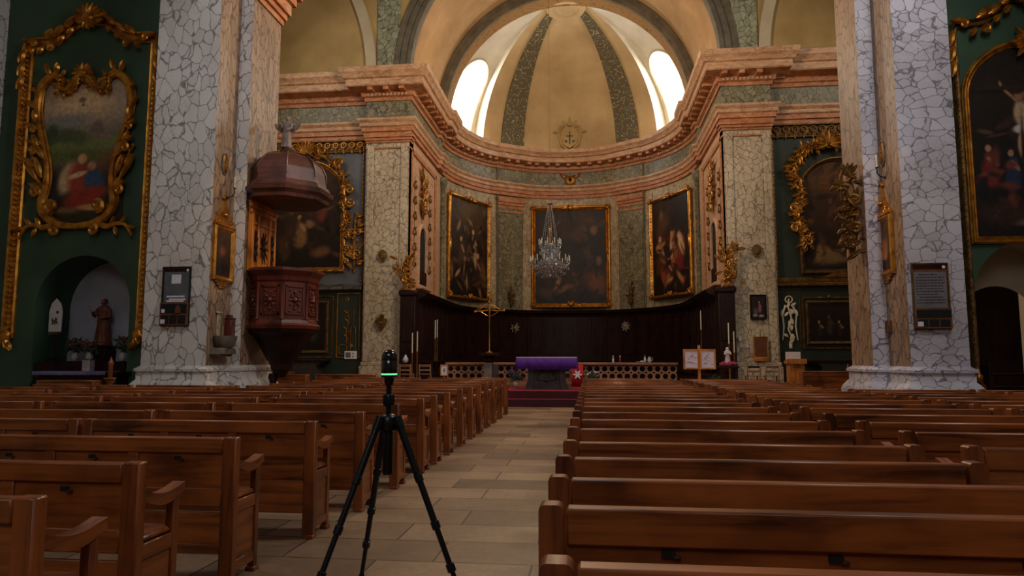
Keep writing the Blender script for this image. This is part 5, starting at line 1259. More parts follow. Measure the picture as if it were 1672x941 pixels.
m = MB(); m.sweep(ST, False, rib([(0, .85), (.5, .85), (.52, .9), (0, .92)]), XYZ); m.sweep(ST, False, rib([(.05, .45), (.42, .45), (.42, .85), (.05, .85)]), XYZ); m.build('seat_bench', 'dark_wood', t, ang=.5)
m = MB(); along(ST, .82, lambda p, tt, n: obox(m, p, tt, n, .06, 0, .55, .85, 1.3), .3); m.build('seat_dividers', 'dark_wood', t, smooth=False)['kind'] = 'stuff'
m = MB(); m.sweep(ST, False, rib([(.0, 1.28), (.5, 1.28), (.5, 1.34), (0, 1.34)]), XYZ); m.build('arm_rail', 'dark_wood', t, ang=.5)
def star(loc, rz, label):
    t = thing('star_boss', label, 'ornament', loc, rz); m = MB()
    for k in range(8): m.leaf((0, 0, 0), k * PI / 4 + .2, .27, .11, .03)
    m.build('rays', 'statue_stone', t); m = MB(); m.ell((0, -.04, 0), .09, .04, .09); m.build('centre', 'statue_stone', t)
x, y = ap(-32, 5.42); star((x, y, 3.0), R_(32), 'pale star boss on the dark panelling left of the altar')
x, y = ap(30.5, 5.42); star((x, y, 3.05), R_(-30.5), 'pale star boss on the dark panelling right of the altar')
# gilt figure groups on the two stall ends
def candelabrum(loc, label, h, seed, mat='old_gold', w=.5):
    r2 = random.Random(seed); t = thing('gilt_candelabrum', label, 'candelabrum', loc)
    m = MB(); m.lathe([(.2, 0), (.21, .05), (.1, .1), (.06, .2), (.12, .3), (.14, .4), (.06, .5), (.04, h * .7), (.07, h * .75), (.0, h * .8)], 0, 0, 12); m.build('stem', mat, t)
    m = MB()
    for k in range(26):
        z = r2.uniform(.1, h * .8); m.leaf((r2.uniform(-w, w) * .35, -.08 - r2.uniform(0, .12), z), r2.uniform(-.3, PI + .3), r2.uniform(.16, .34), .12, .05)
    for s in (-1, 1): m.scroll((0, -.1, .35), PI / 2 - s * .9, .14, .04, s, 1.3, lead=.1); m.scroll((0, -.1, .75), PI / 2 - s * .9, .12, .035, s, 1.3, lead=.1)
    m.build('leaves', mat, t)
    for k, xx in enumerate((-.34, -.17, 0, .17, .34)):
        m = MB(); zz = h - abs(xx) * .6; m.tube([(0, 0, h * .55), (xx * .8, -.02, h * .55 - .05), (xx, -.02, zz - .25)], .018, 5); m.lathe([(.0, zz - .27), (.05, zz - .25), (.05, zz - .23), (.02, zz - .22), (.02, zz), (0, zz + .01)], xx, -.02, 8); m.build('branch', mat, t)
    return t
candelabrum((AX - 5.85, 24.68, 3.955), 'gilt leafy candelabrum on the left end of the dark choir panelling', 1.5, 1, 'old_gold', .8)
candelabrum((AX + 5.85, 24.68, 3.955), 'gilt leafy candelabrum on the right end of the dark choir panelling', 1.75, 2, 'old_gold', .9)
# ledges that carry those candelabra (end posts of the stalls)
for sg, nm in ((-1, 'left'), (1, 'right')):
    xa, xb = sorted((AX + sg * 5.45, AX + sg * 6.02)); tt_ = thing('stall_end', 'dark wooden end post of the choir stalls at the %s pilaster' % nm, 'panelling', ((xa + xb) / 2, 24.66, .45)); w = (xb - xa) / 2
    m = MB(); m.box(-w, w, -.1, .16, 0, 3.3, .02); m.build('post', 'dark_wood', tt_); m = MB(); m.box(-w - .05, w + .05, -.16, .2, 3.3, 3.5, .04); m.build('cap', 'dark_wood', tt_); m = MB(); m.box(-w * .7, w * .7, -.13, -.1, .5, 1.4, .01); m.box(-w * .7, w * .7, -.13, -.1, 1.6, 3.1, .01); m.build('raised_panels', 'dark_wood', tt_)
# candelabra of the pilaster feet in the apse
for az, nm in ((-33, 'left'), (33, 'right')):
    x, y = ap(az, RA - .14); t = trophy((x, y, 3.95), 'slender gilt torch ornament at the foot of the %s apse pilaster' % nm, 1.35, 'dark_gold', .34, 7 if az < 0 else 8, 14); t.rotation_euler.z = R_(-az)
# gold shell emblem on the frieze and painted coat of arms above the cornice
x, y = ap(-1, RA); t = thing('gilt_emblem', 'small gold scrolled emblem on the olive frieze above the central painting', 'emblem', (AX, CY + RA - .04, 10.98))
m = MB(); m.ell((0, -.06, 0), .3, .06, .26, 0, 14, 8); m.build('shield', 'old_gold', t); m = MB()
for sx in (-1, 1): m.scroll((sx * .2, -.07, .12), 0 if sx > 0 else PI, .09, .04, sx, 1.2); m.leaf((sx * .2, -.05, .1), PI / 2 - sx * .9, .45, .16, .05); m.leaf((sx * .1, -.05, -.2), -PI / 2 + sx * .3, .3, .16, .05)
m.ell((0, -.06, -.4), .09, .05, .12); m.build('scrolls', 'old_gold', t); m = MB(); m.ell((0, -.11, .02), .1, .03, .13); m.build('centre', 'dark_wood', t)
t = thing('coat_of_arms', 'grey-brown coat of arms with scrolled border low on the apse vault', 'emblem', (AX, CY + RA * .94, 13.4))
m = MB(); m.prism([(-.42, .35), (-.46, -.1), (-.35, -.5), (0, -.72), (.35, -.5), (.46, -.1), (.42, .35), (0, .46)], XZF, -.25, .05); m.build('shield', 'ochre_wall', t)
m = MB()
for sx in (-1, 1):
    m.scroll((sx * .3, -.07, .4), PI / 2 - sx * .2, .16, .05, -sx, 1.3); m.scroll((sx * .46, -.07, -.2), -PI / 2, .1, .04, -sx, 1.2); m.tube([(sx * .5, -.05, .4), (sx * .58, -.06, 0), (sx * .45, -.05, -.5), (sx * .12, -.05, -.82)], .05, 6); m.leaf((sx * .55, -.05, .2), .0 if sx > 0 else PI, .35, .16, .05); m.leaf((sx * .2, -.06, .5), PI / 2 - sx * .5, .35, .16, .05)
m.ell((0, -.08, .62), .18, .08, .14); m.leaf((0, -.08, .7), PI / 2, .3, .16, .05); m.build('mantling', 'ochre_wall', t)
m = MB(); m.box(-.04, .04, -.075, -.05, -.5, .2, .005); m.box(-.2, .2, -.075, -.05, -.1, -.02, .005); m.ell((-.2, -.06, -.35), .08, .03, .08); m.ell((.2, -.06, -.35), .08, .03, .08); m.build('charges', 'dark_moulding', t)
# tribune windows and gilt ornaments in the choir side walls
for sg, nm in ((-1, 'left'), (1, 'right')):
    xw = AX + sg * HW; rz = PI / 2 if sg < 0 else -PI / 2; side_lb = 'in the %s choir wall' % nm
    t = thing('tribune_opening', 'dark arched tribune opening with marble surround ' + side_lb, 'opening', (xw, 27.1, 4.4), rz)
    m = MB(); m.prism([(a, b_) for a, b_ in archpath(1.1, 2.35, 12)], XZF, .0, .012); m.build('dark_recess', 'niche_white' if False else 'dark_cavity', t, smooth=False)
    m = MB(); m.sweep(archpath(1.1, 2.35, 12), True, [(0, 0), (0, .08), (.1, .1), (.18, .06), (.18, 0)], XZF); m.box(-.85, .85, -.25, 0, -.22, -.08, .03); m.build('surround', 'marble_peach', t, ang=.5)
    m = MB(); m.box(-.55, .55, -.1, -.02, 0, .55, .01)
    m.build('parapet', 'dark_wood', t)
    t = trophy((xw, 27.1, 7.1), 'gilt carved cartouche above the tribune opening ' + side_lb, 2.0, 'old_gold', .9, 21 + sg, 26); t.rotation_euler.z = rz
    for dy, nn in ((-1.25, 'nave'), (1.25, 'apse')):
        t = thing('gilt_drop', 'string of gilt leaves %s, on the %s side of its opening' % (side_lb, nn), 'carving', (xw, 27.1 + dy, 5.3), rz)
        m = MB()
        for k in range(6):
            z = k * .62
            for q in range(3): m.leaf((0, -.02, z), -PI / 2 + (q - 1) * .7, .32, .13, .05)
            m.sph((0, -.06, z), .05, 6, 5)
        m.build('leaves', 'dark_gold', t); m = MB(); m.tube([(0, -.015, -.1), (0, -.015, 3.3)], .012, 5); m.build('stem', 'dark_gold', t)
# altar rail with pierced circles
def holed(mb, x0, z0, s, y0, y1, r, n=16):
    cx, cz = x0 + s / 2, z0 + s / 2; vs = []
    for k in range(n):
        a = 2 * PI * (k + .5) / n; c, d = math.cos(a), math.sin(a); f = s / 2 / max(abs(c), abs(d))
        for R, y in ((r, y0), (f, y0), (f, y1), (r, y1)):
            vs.append((cx + R * c, y, cz + R * d))
    mb.add(vs, [(k * 4 + j, ((k + 1) % n) * 4 + j, ((k + 1) % n) * 4 + (j + 1) % 4, k * 4 + (j + 1) % 4) for k in range(n) for j in (0, 1, 2, 3)])
def rail(x0, x1, y, label):
    t = thing('altar_rail', label, 'rail', ((x0 + x1) / 2, y, .45)); w = (x1 - x0) / 2
    m = MB(); m.box(-w - .05, w + .05, -.16, .16, .76, .85, .02); m.build('top_rail', 'rail_stone', t)
    m = MB(); m.box(-w, w, -.14, .14, 0, .14, .01); m.build('base', 'rail_stone', t)
    m = MB(); n = round(2 * w / .265); s = 2 * w / n
    for k in range(n): holed(m, -w + k * s, .76 - s, s, -.05, .05, s * .37); holed(m, -w + k * s, .76 - 2 * s, s, -.05, .05, s * .37)
    m.box(-w, w, -.05, .05, .12, .765 - 2 * s); m.build('pierced_panel', 'rail_stone', t, ang=.5)
    return t
rail(-5.1, 3.0, 24.35, 'stone altar rail pierced with circles across the choir behind the altar')
# carpet and altar
m = MB(); m.box(-2.95, 1.5, 20.92, 24.1, .451, .462); m.box(-3.3, 1.5, 20.585, 20.6, .0, .22); m.box(-3.3, 1.5, 20.6, 20.9, .221, .23); m.box(-3.3, 1.5, 20.885, 20.9, .23, .455)
t = thing('altar_carpet', 'red carpet with maroon risers laid over the altar steps at the end of the aisle', 'carpet'); m.build('red_field', 'red_carpet', t, smooth=False)
m = MB(); m.box(-3.3, 1.5, 20.57, 20.586, .002, .222); m.box(-3.3, 1.5, 20.87, 20.886, .231, .45)
m.build('maroon_riser', 'maroon_carpet', t, smooth=False)
t = thing('main_altar', 'dark stone altar table standing on the red carpet', 'altar', (-1.36, 22.0, .462))
m = MB(); m.prism([(-.68, 0), (.68, 0), (.58, .3), (.56, .92), (-.56, .92), (-.58, .3)], XZF, -.45, .1); m.build('pedestal', 'altar_stone', t)
m = MB(); m.prism([(-.72, 0), (-.45, 0), (-.42, .3), (-.42, .92), (-.6, .92), (-.6, .3)], XZF, .08, .16); m.prism([(.72, 0), (.45, 0), (.42, .3), (.42, .92), (.6, .92), (.6, .3)], XZF, .08, .16); m.build('corner_piers', 'altar_stone', t)
m = MB()
for k in range(5):
    for q in (-1, 1): m.leaf((0, -.11, .3), PI / 2 + q * (.25 + .3 * k), .36, .1, .03)
m.ell((0, -.11, .3), .08, .04, .08); m.build('carved_relief', 'altar_stone', t)
m = MB(); m.box(-.92, .92, -.3, .5, .92, 1.0, .01); m.build('mensa', 'altar_stone', t)
t = thing('altar_cloth', 'purple cloth with fringe and white top over the main altar', 'cloth', (-1.36, 22.0, 1.462))
m = MB(); m.box(-.96, .96, -.34, .54, .001, .025, .008); m.build('white_top', 'white_cloth', t)
m = MB(); n = 40; vs = []
for k in range(n + 1):
    x = -.95 + 1.9 * k / n; fl = .006 * math.sin(k * .9)
    vs += [(x * 1.0, -.345, .0), (x * 1.015, -.352 + fl, -.15), (x * 1.03, -.356 + fl * 2, -.33 - .012 * math.sin(k * .55))]
m.add(vs, [(k * 3 + j, (k + 1) * 3 + j, (k + 1) * 3 + j + 1, k * 3 + j + 1) for k in range(n) for j in range(2)])
for sx in (-1, 1):
    vs = []
    for k in range(13):
        y = -.35 + .89 * k / 12; fl = .008 * math.sin(k * 1.1); vs += [(sx * .965, y, 0), (sx * (.985 + fl), y, -.2), (sx * (1.0 + fl), y, -.42)]
    m.add(vs, [(k * 3 + j, (k + 1) * 3 + j, (k + 1) * 3 + j + 1, k * 3 + j + 1) for k in range(12) for j in range(2)])
o = m.build('purple_hanging', 'purple_cloth', t); o.modifiers.new('thick', 'SOLIDIFY').thickness = .006
m = MB()
for k in range(60): m.tube([(-.975 + k * .033, -.36, -.33), (-.975 + k * .033, -.362, -.37)], .006, 4)
m.build('fringe', 'purple_cloth', t)
t = thing('red_banner', 'red and white cloth hanging at the right behind the main altar', 'cloth', (-.42, 23.9, .462))
m = MB(); n = 16; vs = []
for k in range(n + 1): vs += [(-.2 + .4 * k / n, .02 * math.sin(k * 1.6), .0), (-.2 + .4 * k / n, .015 * math.sin(k * 1.6), .78)]
m.add(vs, [(2 * k, 2 * k + 2, 2 * k + 3, 2 * k + 1) for k in range(n)]); o = m.build('cloth', 'red_cloth', t); o.modifiers.new('thick', 'SOLIDIFY').thickness = .01
m = MB()
for k in range(6): m.leaf((0, -.03, .42), k * PI / 3, .16, .07, .02)
m.build('white_star', 'paper_white', t)
t = bouquet((-2.55, 23.6, .462), .25, .5, 'violet and white flowers on the floor left behind the main altar', 'ceramic', 24, 'purple_cloth', 11)
t = bouquet((.1, 23.6, .462), .2, .42, 'white flowers on the floor behind the main altar at the right', 'ceramic', 20, 'paper_white', 12)
# processional cross on its pedestal
t = thing('stone_pedestal', 'grey stone pedestal with a round wooden top left of the main altar', 'pedestal', (-3.37, 23.0, .45))
m = MB(); m.box(-.17, .1, -.17, .17, 0, .85, .02); m.build('shaft', 'grey_stone', t); m = MB(); m.box(.1, .3, -.14, .14, 0, .8, .02); m.build('side_block', 'altar_stone', t)
m = MB(); m.lathe([(.12, .85), (.2, .9), (.22, .98), (.16, 1.03), (.3, 1.08), (.38, 1.1), (.38, 1.17), (.3, 1.18)], 0, 0, 20); m.build('round_top', 'dark_wood', t)
t = thing('processional_cross', 'thin gilt processional cross with drooping arms standing on the stone pedestal', 'cross', (-3.37, 23.0, 1.63))
m = MB(); m.lathe([(.12, 0), (.12, .02), (.04, .05), (.018, .1), (.018, 1.3), (.03, 1.32), (.018, 1.36), (.018, 1.45)], 0, 0, 12); m.build('staff', 'brass', t)
m = MB(); m.tube([(0, 0, 1.25), (0, 0, 2.05)], .022, 8); m.tube([(-.5, 0, 1.4), (-.25, 0, 1.42), (0, 0, 1.46), (.25, 0, 1.42), (.5, 0, 1.44)], .022, 8); m.tube([(-.48, 0, 1.41), (-.26, 0, 1.66)], .014, 6)
for p in ((-.5, 0, 1.4), (.5, 0, 1.44), (0, 0, 2.07), (0, 0, 1.24)): m.sph(p, .04)
m.tube([(-.3, 0, 1.4), (-.12, 0, 1.28), (0, 0, 1.24), (.12, 0, 1.28), (.3, 0, 1.4)], .014, 6); m.build('arms', 'gold', t)
m = MB(); m.tube([(-.36, -.03, 1.45), (-.15, -.04, 1.6), (0, -.05, 1.62), (.15, -.04, 1.6), (.36, -.03, 1.46)], [.015, .02, .03, .02, .015], 6); m.tube([(0, -.05, 1.64), (0, -.06, 1.5), (.01, -.06, 1.4), (.0, -.05, 1.22)], [.04, .038, .035, .016], 8); m.sph((-.01, -.07, 1.72), .038); m.build('corpus', 'old_gold', t)
# wooden display board on an easel, small placard, sideboard with bottles
t = thing('display_board', 'light wooden easel with a two-panel notice board right of the altar rail', 'notice board', (3.48, 22.5, .45))
m = MB(); m.box(-.035, .035, -.05, 0, 0, 1.42, .006); m.tube([(0, .02, 1.25), (0, .42, 0)], .02, 6); m.box(-.12, .12, -.06, -.02, .0, .05, .006); m.build('easel', 'light_wood', t)
for sx in (-1, 1):
    c = sx * .255; m = MB(); m.sweep([(c + a, .70 + b_) for a, b_ in rectpath(.4, .54)], True, [(0, .05), (0, .09), (.05, .09), (.05, .05)], XZF); pn = m.build('panel_frame', 'light_wood', t)
    m = MB(); m.box(c - .2, c + .2, -.065, -.05, .70, 1.24); m.build('poster', 'poster_paper', pn)
    m = MB(); r2 = random.Random(6 + sx)
    for k in range(8): x, z = c + r2.uniform(-.15, .12), .78 + r2.uniform(0, .36); m.box(x, x + r2.uniform(.02, .06), -.069, -.064, z, z + r2.uniform(.012, .03))
    m.tube([(c - .08, -.068, .95), (c, -.068, 1.1), (c + .06, -.068, 1.0)], .006, 4); m.build('printing', 'grey_print', pn, smooth=False)
t = thing('small_placard', 'small white placard in an orange wooden frame left of the cross pedestal', 'placard', (-5.05, 23.6, .45))
m = MB(); m.sweep([(a, .42 + b_) for a, b_ in rectpath(.2, .32)], True, [(0, 0), (0, .03), (.035, .03), (.035, 0)], XZF); m.box(-.02, .02, 0, .03, 0, .44); m.box(-.14, .14, -.1, .1, 0, .03, .005); m.build('stand', 'light_wood', t)
m = MB(); m.box(-.1, .1, -.012, 0, .42, .74); p = m.build('sheet', 'paper_white', t); m = MB(); m.ell((0, -.014, .58), .03, .004, .07); m.box(-.05, .05, -.016, -.012, .48, .49); m.build('printing', 'grey_print', p)
def bottle(loc, mat, label, h=.24, cap='paper_white'):
    t = thing('cruet_bottle', label, 'bottle', loc); s = h / .24
    m = MB(); m.lathe([(.034 * s, 0), (.036 * s, .005), (.036 * s, .12 * s), (.014 * s, .165 * s), (.014 * s, .19 * s)], 0, 0, 14); m.build('glass', mat, t); m = MB(); m.lathe([(.018 * s, .19 * s), (.02 * s, .2 * s), (.02 * s, .235 * s), (.0, .24 * s)], 0, 0, 12); m.build('stopper', cap, t)
bottle((.82, 24.3, 1.3), 'glass_bottle', 'clear white-topped bottle on the altar rail, left of the two bottles'); bottle((1.06, 24.3, 1.3), 'wine_bottle', 'dark pink bottle with white top on the altar rail, right of the two bottles')
t = thing('tray', 'flat white tray on the altar rail right of the bottles', 'tray', (1.78, 24.3, 1.3)); m = MB(); m.lathe([(.1, 0), (.12, .008), (.15, .035), (.14, .035), (.1, .012)], 0, 0, 20, 1.2, .8); m.build('dish', 'ceramic', t); m = MB(); m.lathe([(.06, .0), (.06, .03), (0, .04)], .03, 0, 12, cz=.02); m.build('folded_linen', 'paper_white', t)
bottle((1.93, 24.44, 1.3), 'glass_bottle', 'clear cruet with brown stopper on the rail beside the white tray', .28, 'brown_board')
t = thing('white_jug', 'small shiny white jug at the right of the tray on the altar rail', 'jug', (2.07, 24.3, 1.3)); m = MB(); m.lathe([(.04, 0), (.065, .03), (.07, .09), (.04, .15), (.05, .2), (.045, .2), (.03, .15)], 0, 0, 16); m.build('body', 'ceramic', t); m = MB(); m.tube([(.05, 0, .16), (.11, 0, .15), (.11, 0, .08), (.065, 0, .06)], .008, 6); m.build('handle', 'ceramic', t)
# madonna with pink flowers on a small stand
t = thing('flower_stand', 'dark wooden stand carrying the white statue at the right of the choir', 'stand', (4.45, 23.0, .45)); m = MB(); m.box(-.32, .32, -.25, .25, .68, .76, .01); m.build('top', 'dark_wood', t)
for sx in (-1, 1):
    for sy in (-1, 1): m = MB(); m.box(sx * .26 - .03, sx * .26 + .03, sy * .19 - .03, sy * .19 + .03, 0, .68); m.build('leg', 'dark_wood', t)
m = MB(); m.box(-.26, .26, -.19, .19, .15, .18); m.build('shelf', 'dark_wood', t)
statue('white_madonna', 'small white veiled statue standing among pink flowers right of the display board', 'statue', (4.47, 23.02, 1.2455), .56, 'statue_white', ((-1, (-.17, -.1, .58), (-.03, -.19, .66)), (1, (.17, -.1, .58), (.03, -.19, .66))), veil=True)
t = thing('flower_wreath', 'pink flowers round the foot of the small white statue', 'flowers', (4.45, 22.88, 1.21)); m = MB(); l = MB(); r2 = random.Random(4)
for k in range(16): x = -.24 + k * .032; z = .04 + r2.uniform(0, .07); [m.ell((x + .02 * math.cos(q * 1.26), -.02, z + .02 * math.sin(q * 1.26)), .022, .016, .022, 0, 6, 4) for q in range(5)]; l.leaf((x, 0, .01), r2.uniform(.3, 2.8), .1, .05, .02)
m.build('blooms', 'pink_flower', t); l.build('leaves', 'foliage', t)
t = bouquet((4.0, 22.7, .45), .14, .34, 'red flower in a pot on the floor below the white statue', 'ceramic', 9, 'red_flower', 14)
# candles held on the stall ends
def tall_candle(loc, label, h=.9, base=.2):
    t = thing('tall_candlestick', label, 'candlestick', loc); m = MB(); m.lathe([(.07, 0), (.07, .02), (.03, .06), (.02, base), (.045, base + .03), (.045, base + .05)], 0, 0, 12); m.build('holder', 'brass', t); m = MB(); m.lathe([(.022, base + .05), (.022, base + h), (0, base + h + .02)], 0, 0, 10); m.build('candle', 'candle_wax', t)
for x, y, z, lb, h in ((-6.35, 24.15, .45, 'leftmost pale candle on a brass holder before the left stall end', 1.9), (-6.18, 24.2, .45, 'second pale candle from the left before the left stall end', 1.95), (-5.75, 26.5, .95, 'left of two pale candles standing deeper in the left choir', 2.0), (-5.6, 26.5, .95, 'right of two pale candles standing deeper in the left choir', 2.05), (4.75, 24.15, .45, 'pale candle before the right stall end, left of two', 2.2), (4.92, 24.15, .45, 'pale candle before the right stall end, right of two', 1.9), (4.15, 26.4, .95, 'pale candle standing deeper in the right choir', 2.3)):
    if z > .9: y += .35 if lb.startswith('right of two') else 0; x = AX - 5.12 if x < 0 else AX + 5.12; z = .925
    tall_candle((x, y, z), lb, .75, h - .75)
# pilaster fittings
t = thing('sacred_heart_relief', 'dark heart-shaped relief with flames on the left choir pilaster', 'relief', (AX - 6.83, 24.93, 2.75)); m = MB(); m.prism([(0, -.3), (.16, -.1), (.24, .06), (.2, .17), (.1, .2), (0, .12), (-.1, .2), (-.2, .17), (-.24, .06), (-.16, -.1)], XZF, 0, .07); m.build('heart', 'dark_gold', t); m = MB()
for k in range(5): m.leaf((0, -.03, .14), PI / 2 + (k - 2) * .3, .22, .08, .03)
m.sph((0, -.08, 0), .06); m.build('flames', 'dark_gold', t)
t = thing('framed_picture', 'small dark framed picture of a pink-robed figure on the right choir pilaster', 'picture', (AX + 6.88, 24.93, 2.86)); canvas(t, .46, .78, (40, 34, 34), (30, 26, 26), blobs_person(.6, .25, .55, (150, 84, 96), (190, 140, 120), wide=.7) + [(.3, .3, .1, .16, 0, (90, 80, 76), .5), (.25, .12, .1, .06, 0, (150, 140, 134), .4), (.7, .1, .12, .06, 0, (160, 150, 144), .4)], 20, 30, y=-.02, seed=30); m = MB(); m.sweep(rectpath(.46, .78), True, prof_frame(.05, .05), XZF); m.build('frame', 'dark_wood', t)
t = thing('gilt_notice_board', 'brown gilt-framed board low on the right choir pilaster', 'notice board', (AX + 6.9, 24.86, 1.34)); m = MB(); m.box(-.2, .2, -.03, 0, .16, .82, .004); m.build('panel', 'brown_board', t); m = MB(); m.sweep([(a, .16 + b_) for a, b_ in rectpath(.4, .66)], True, prof_frame(.05, .05), XZF); m.box(-.24, .24, -.1, 0, 0, .12, .01); m.build('frame', 'light_wood', t); m = MB(); m.tube([(0, -.02, .86), (0, -.02, 1.08)], .01, 5); m.sph((0, -.02, 1.1), .025); m.build('hanger', 'brass', t)
t = thing('paper_notice', 'tiny white paper label left of the gilt board on the right choir pilaster', 'notice', (AX + 6.36, 24.935, 1.82)); m = MB(); m.box(-.13, .13, -.01, 0, 0, .11); m.build('sheet', 'paper_white', t); m = MB(); m.box(-.09, .09, -.013, -.01, .05, .065); m.build('printing', 'red_flower', t)
t = thing('white_ledge_box', 'small white wall box at the left edge of the right choir pilaster', 'box', (AX + 6.17, 24.72, 2.05)); m = MB(); m.box(-.06, .06, -.02, .22, 0, .12, .01); m.prism([(-.06, .12), (.06, .12), (.03, .17), (-.03, .17)], XZF, -.1, .02); m.build('box', 'ceramic', t)
# ------------------------------------------------------------------ CHANDELIER over the crossing
c = at(898, 392, Y=16.2); cx_, cz_ = c.x, 0
def zz(py): return at(898, py, Y=16.2).z
t = thing('chandelier', 'crystal chandelier with two tiers of candle lights hanging before the central painting', 'chandelier', (c.x, 16.2, 0))
z0, z1, z2, z3 = zz(333), zz(396), zz(428), zz(446)
m = MB(); m.lathe([(.0, z0 + .03), (.03, z0 + .02), (.07, z0 + .01), (.08, z0 - .01), (.03, z0 - .02), (.012, z0 - .05), (.012, z1 + .1)], 0, 0, 14); m.lathe([(.02, z1 + .35), (.03, z1 + .3), (.02, z1 + .2), (.03, z1 + .05), (.02, z3)], 0, 0, 10); m.tube([(0, 0, z0), (0, 0, 17.0)], .004, 4); m.build('stem', 'brass', t)
m = MB()
for k in range(6):
    a = k * PI / 3 + .3; 
    for q in range(22):
        f = q / 21; r = .04 + .16 * f; m.ell((r * math.cos(a), r * math.sin(a), z0 - .02 + (z1 - z0 - .0) * f), .009, .009, .016, 0, 5, 4)
m.build('crystal_chains', 'crystal', t)
def tier(z, R, n, cup=.03):
    m = MB(); m.tube([(R * .55 * math.cos(a), R * .55 * math.sin(a), z) for a in [k * PI / 10 for k in range(20)]], .018, 6, closed=True); m.lathe([(R * .3, z + .05), (R * .6, z), (R * .5, z - .07), (R * .2, z - .14), (.03, z - .18)], 0, 0, 18); m.build('ring', 'crystal', t)
    for k in range(n):
        a = 2 * PI * k / n + .15; ca, sa = math.cos(a), math.sin(a); P = lambda r, zq: (r * ca, r * sa, zq)
        m = MB(); m.tube([P(R * .5, z - .02), P(R * .7, z - .09), P(R * .93, z - .07), P(R, z + .01)], .011, 6); m.lathe([(.0, z), (.035, z + .01), (.04, z + .02), (.018, z + .025)], R * ca, R * sa, 10)
        for q in range(4): m.ell(P(R * (.6 + .12 * q), z - .13 - .02 * (q % 2)), .011, .011, .026, 0, 5, 4)
        ar = m.build('arm', 'crystal', t); m = MB(); m.lathe([(.013, z + .025), (.013, z + .14), (.008, z + .16), (0, z + .175)], R * ca, R * sa, 8); m.build('candle_light', 'candle_wax', ar)
tier(z1 - .08, .26, 10); tier(z2 - .02, .47, 16)
m = MB(); r2 = random.Random(2)
for R, za, zb, n in ((.14, z1 - .1, z2 + .05, 14), (.24, z2 + .2, z2 - .05, 18), (.36, z2 - .1, z3 - .02, 24), (.2, z2 - .12, z3 - .1, 16), (.2, z1 - .15, z1 - .3, 14)):
    for k in range(n):
        a = 2 * PI * k / n
        for q in range(5): f = q / 4; rr = R * (1 - .3 * math.sin(PI * f)); m.ell((rr * math.cos(a), rr * math.sin(a), za + (zb - za) * f), .011, .011, .022, 0, 5, 4)
m.build('crystal_drops', 'crystal', t)
m = MB(); m.lathe([(.05, z2 + .25), (.1, z2 + .2), (.06, z2 + .12), (.13, z2 + .05), (.3, z2), (.3, z2 - .04), (.12, z3), (.04, z3 - .03), (.05, z3 - .07), (0, z3 - .12)], 0, 0, 18); m.build('bowl', 'crystal', t)

# ------------------------------------------------------------------ LOOSE FURNITURE around the crossing
def chair(loc, rz, label, mat='pew_wood', group=None, h=.9):
    t = thing('wooden_chair', label, 'chair', loc, rz, group)
    m = MB(); m.box(-.21, .21, -.2, .2, .43, .46, .012); m.build('seat', mat, t)
    for sx in (-1, 1):
        m = MB(); m.box(sx * .19 - .02, sx * .19 + .02, .17, .21, 0, h, .006); m.build('back_leg', mat, t); m = MB(); m.box(sx * .18 - .02, sx * .18 + .02, -.19, -.15, 0, .43, .006); m.build('front_leg', mat, t)
    m = MB()
    for z in (.56, .7, h - .08): m.box(-.19, .19, .18, .2, z, z + .06, .006)
    m.build('back_rails', mat, t); m = MB(); m.box(-.18, .18, -.18, -.16, .2, .23); m.box(-.18, -.165, -.16, .18, .24, .27); m.box(.165, .18, -.16, .18, .24, .27); m.build('stretchers', mat, t)
    return t
kneeler('kneeling_bench', (-10.6, 19.2, 0), 2.4, .98, 'long low brown bench below the pulpit, left of centre', 'bench')
kneeler('kneeling_bench', (-8.1, 19.6, 0), 1.8, .98, 'brown bench right of the pulpit foot', 'bench')
for i, (x, y) in enumerate(((-7.0, 23.3), (-6.3, 23.3), (-5.7, 23.5))):
    chair((x, y, .45), (.2, -.1, .15)[i] + PI, ('left', 'middle', 'right')[i] + ' of three light wooden chairs before the left choir pilaster', 'rail_stone', None, .8)
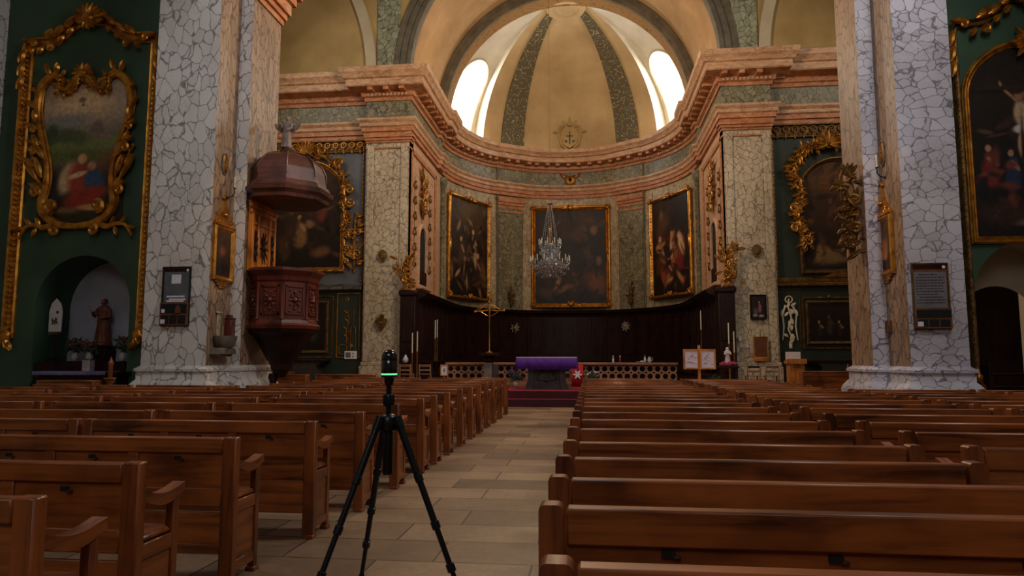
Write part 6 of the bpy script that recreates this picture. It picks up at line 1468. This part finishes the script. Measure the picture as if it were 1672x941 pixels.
for i, (x, y) in enumerate(((5.1, 22.4), (5.7, 22.5))):
    chair((x, y, .45), PI - .1 * i, ('left', 'right')[i] + ' of two wooden chairs before the right choir pilaster', 'rail_stone', None, .78)
kneeler('kneeling_bench', (6.3, 21.4, .45), 1.7, .62, 'low brown bench in front of the right green bay', 'bench')
t = thing('lectern', 'plain orange-brown wooden lectern in front of the right green bay', 'lectern', (6.72, 23.5, .45)); m = MB(); m.box(-.24, .24, -.18, .18, 0, .82, .01); m.build('body', 'light_wood', t); m = MB(); m.prism([(-.25, .82), (.22, .82), (.22, .9), (-.25, .98)], lambda a, b_, c: (c, a, b_), -.3, .3); m.build('desk', 'light_wood', t); m = MB(); m.box(-.28, .28, -.22, .22, 0, .05, .01); m.build('base', 'light_wood', t)
m = MB(); m.box(-.24, .24, -.02, 0, 0, .26); m.box(-.02, .02, -.03, -.02, .02, .1); tag(m.build('paper_sign', 'paper_white', None, (6.72, 23.72, 1.4)), 'white paper sign propped up behind the orange lectern', 'sign')
for i, (x, h, lb) in enumerate(((8.05, .85, 'shortest of the three turned wooden posts in the right bay'), (8.6, .95, 'middle turned wooden post in the right bay'), (9.1, 1.0, 'rightmost turned wooden post in the right bay beside the pillar'))):
    t = thing('turned_post', lb, 'post', (x, 22.6, .45)); m = MB(); m.lathe([(.16, 0), (.16, .06), (.08, .1), (.06, h * .5), (.1, h * .55), (.12, h * .62), (.05, h * .7), (.03, h * .9), (0, h)], 0, 0, 12); m.build('shaft', 'pew_wood_v', t); m = MB(); m.box(-.17, .17, -.17, .17, 0, .05, .01); m.build('foot', 'pew_wood_v', t)
t = thing('glass_lamp', 'small white altar lamp at the left choir pilaster foot', 'lamp', (-6.55, 24.0, .45)); m = MB(); m.lathe([(.14, 0), (.14, .03), (.03, .06), (.025, .8), (.06, .84)], 0, 0, 12); m.build('stand', 'iron', t); m = MB(); m.lathe([(.05, .84), (.1, .9), (.1, .98), (.05, 1.06), (.02, 1.12), (0, 1.14)], 0, 0, 14); m.build('glass', 'glass_bottle', t)
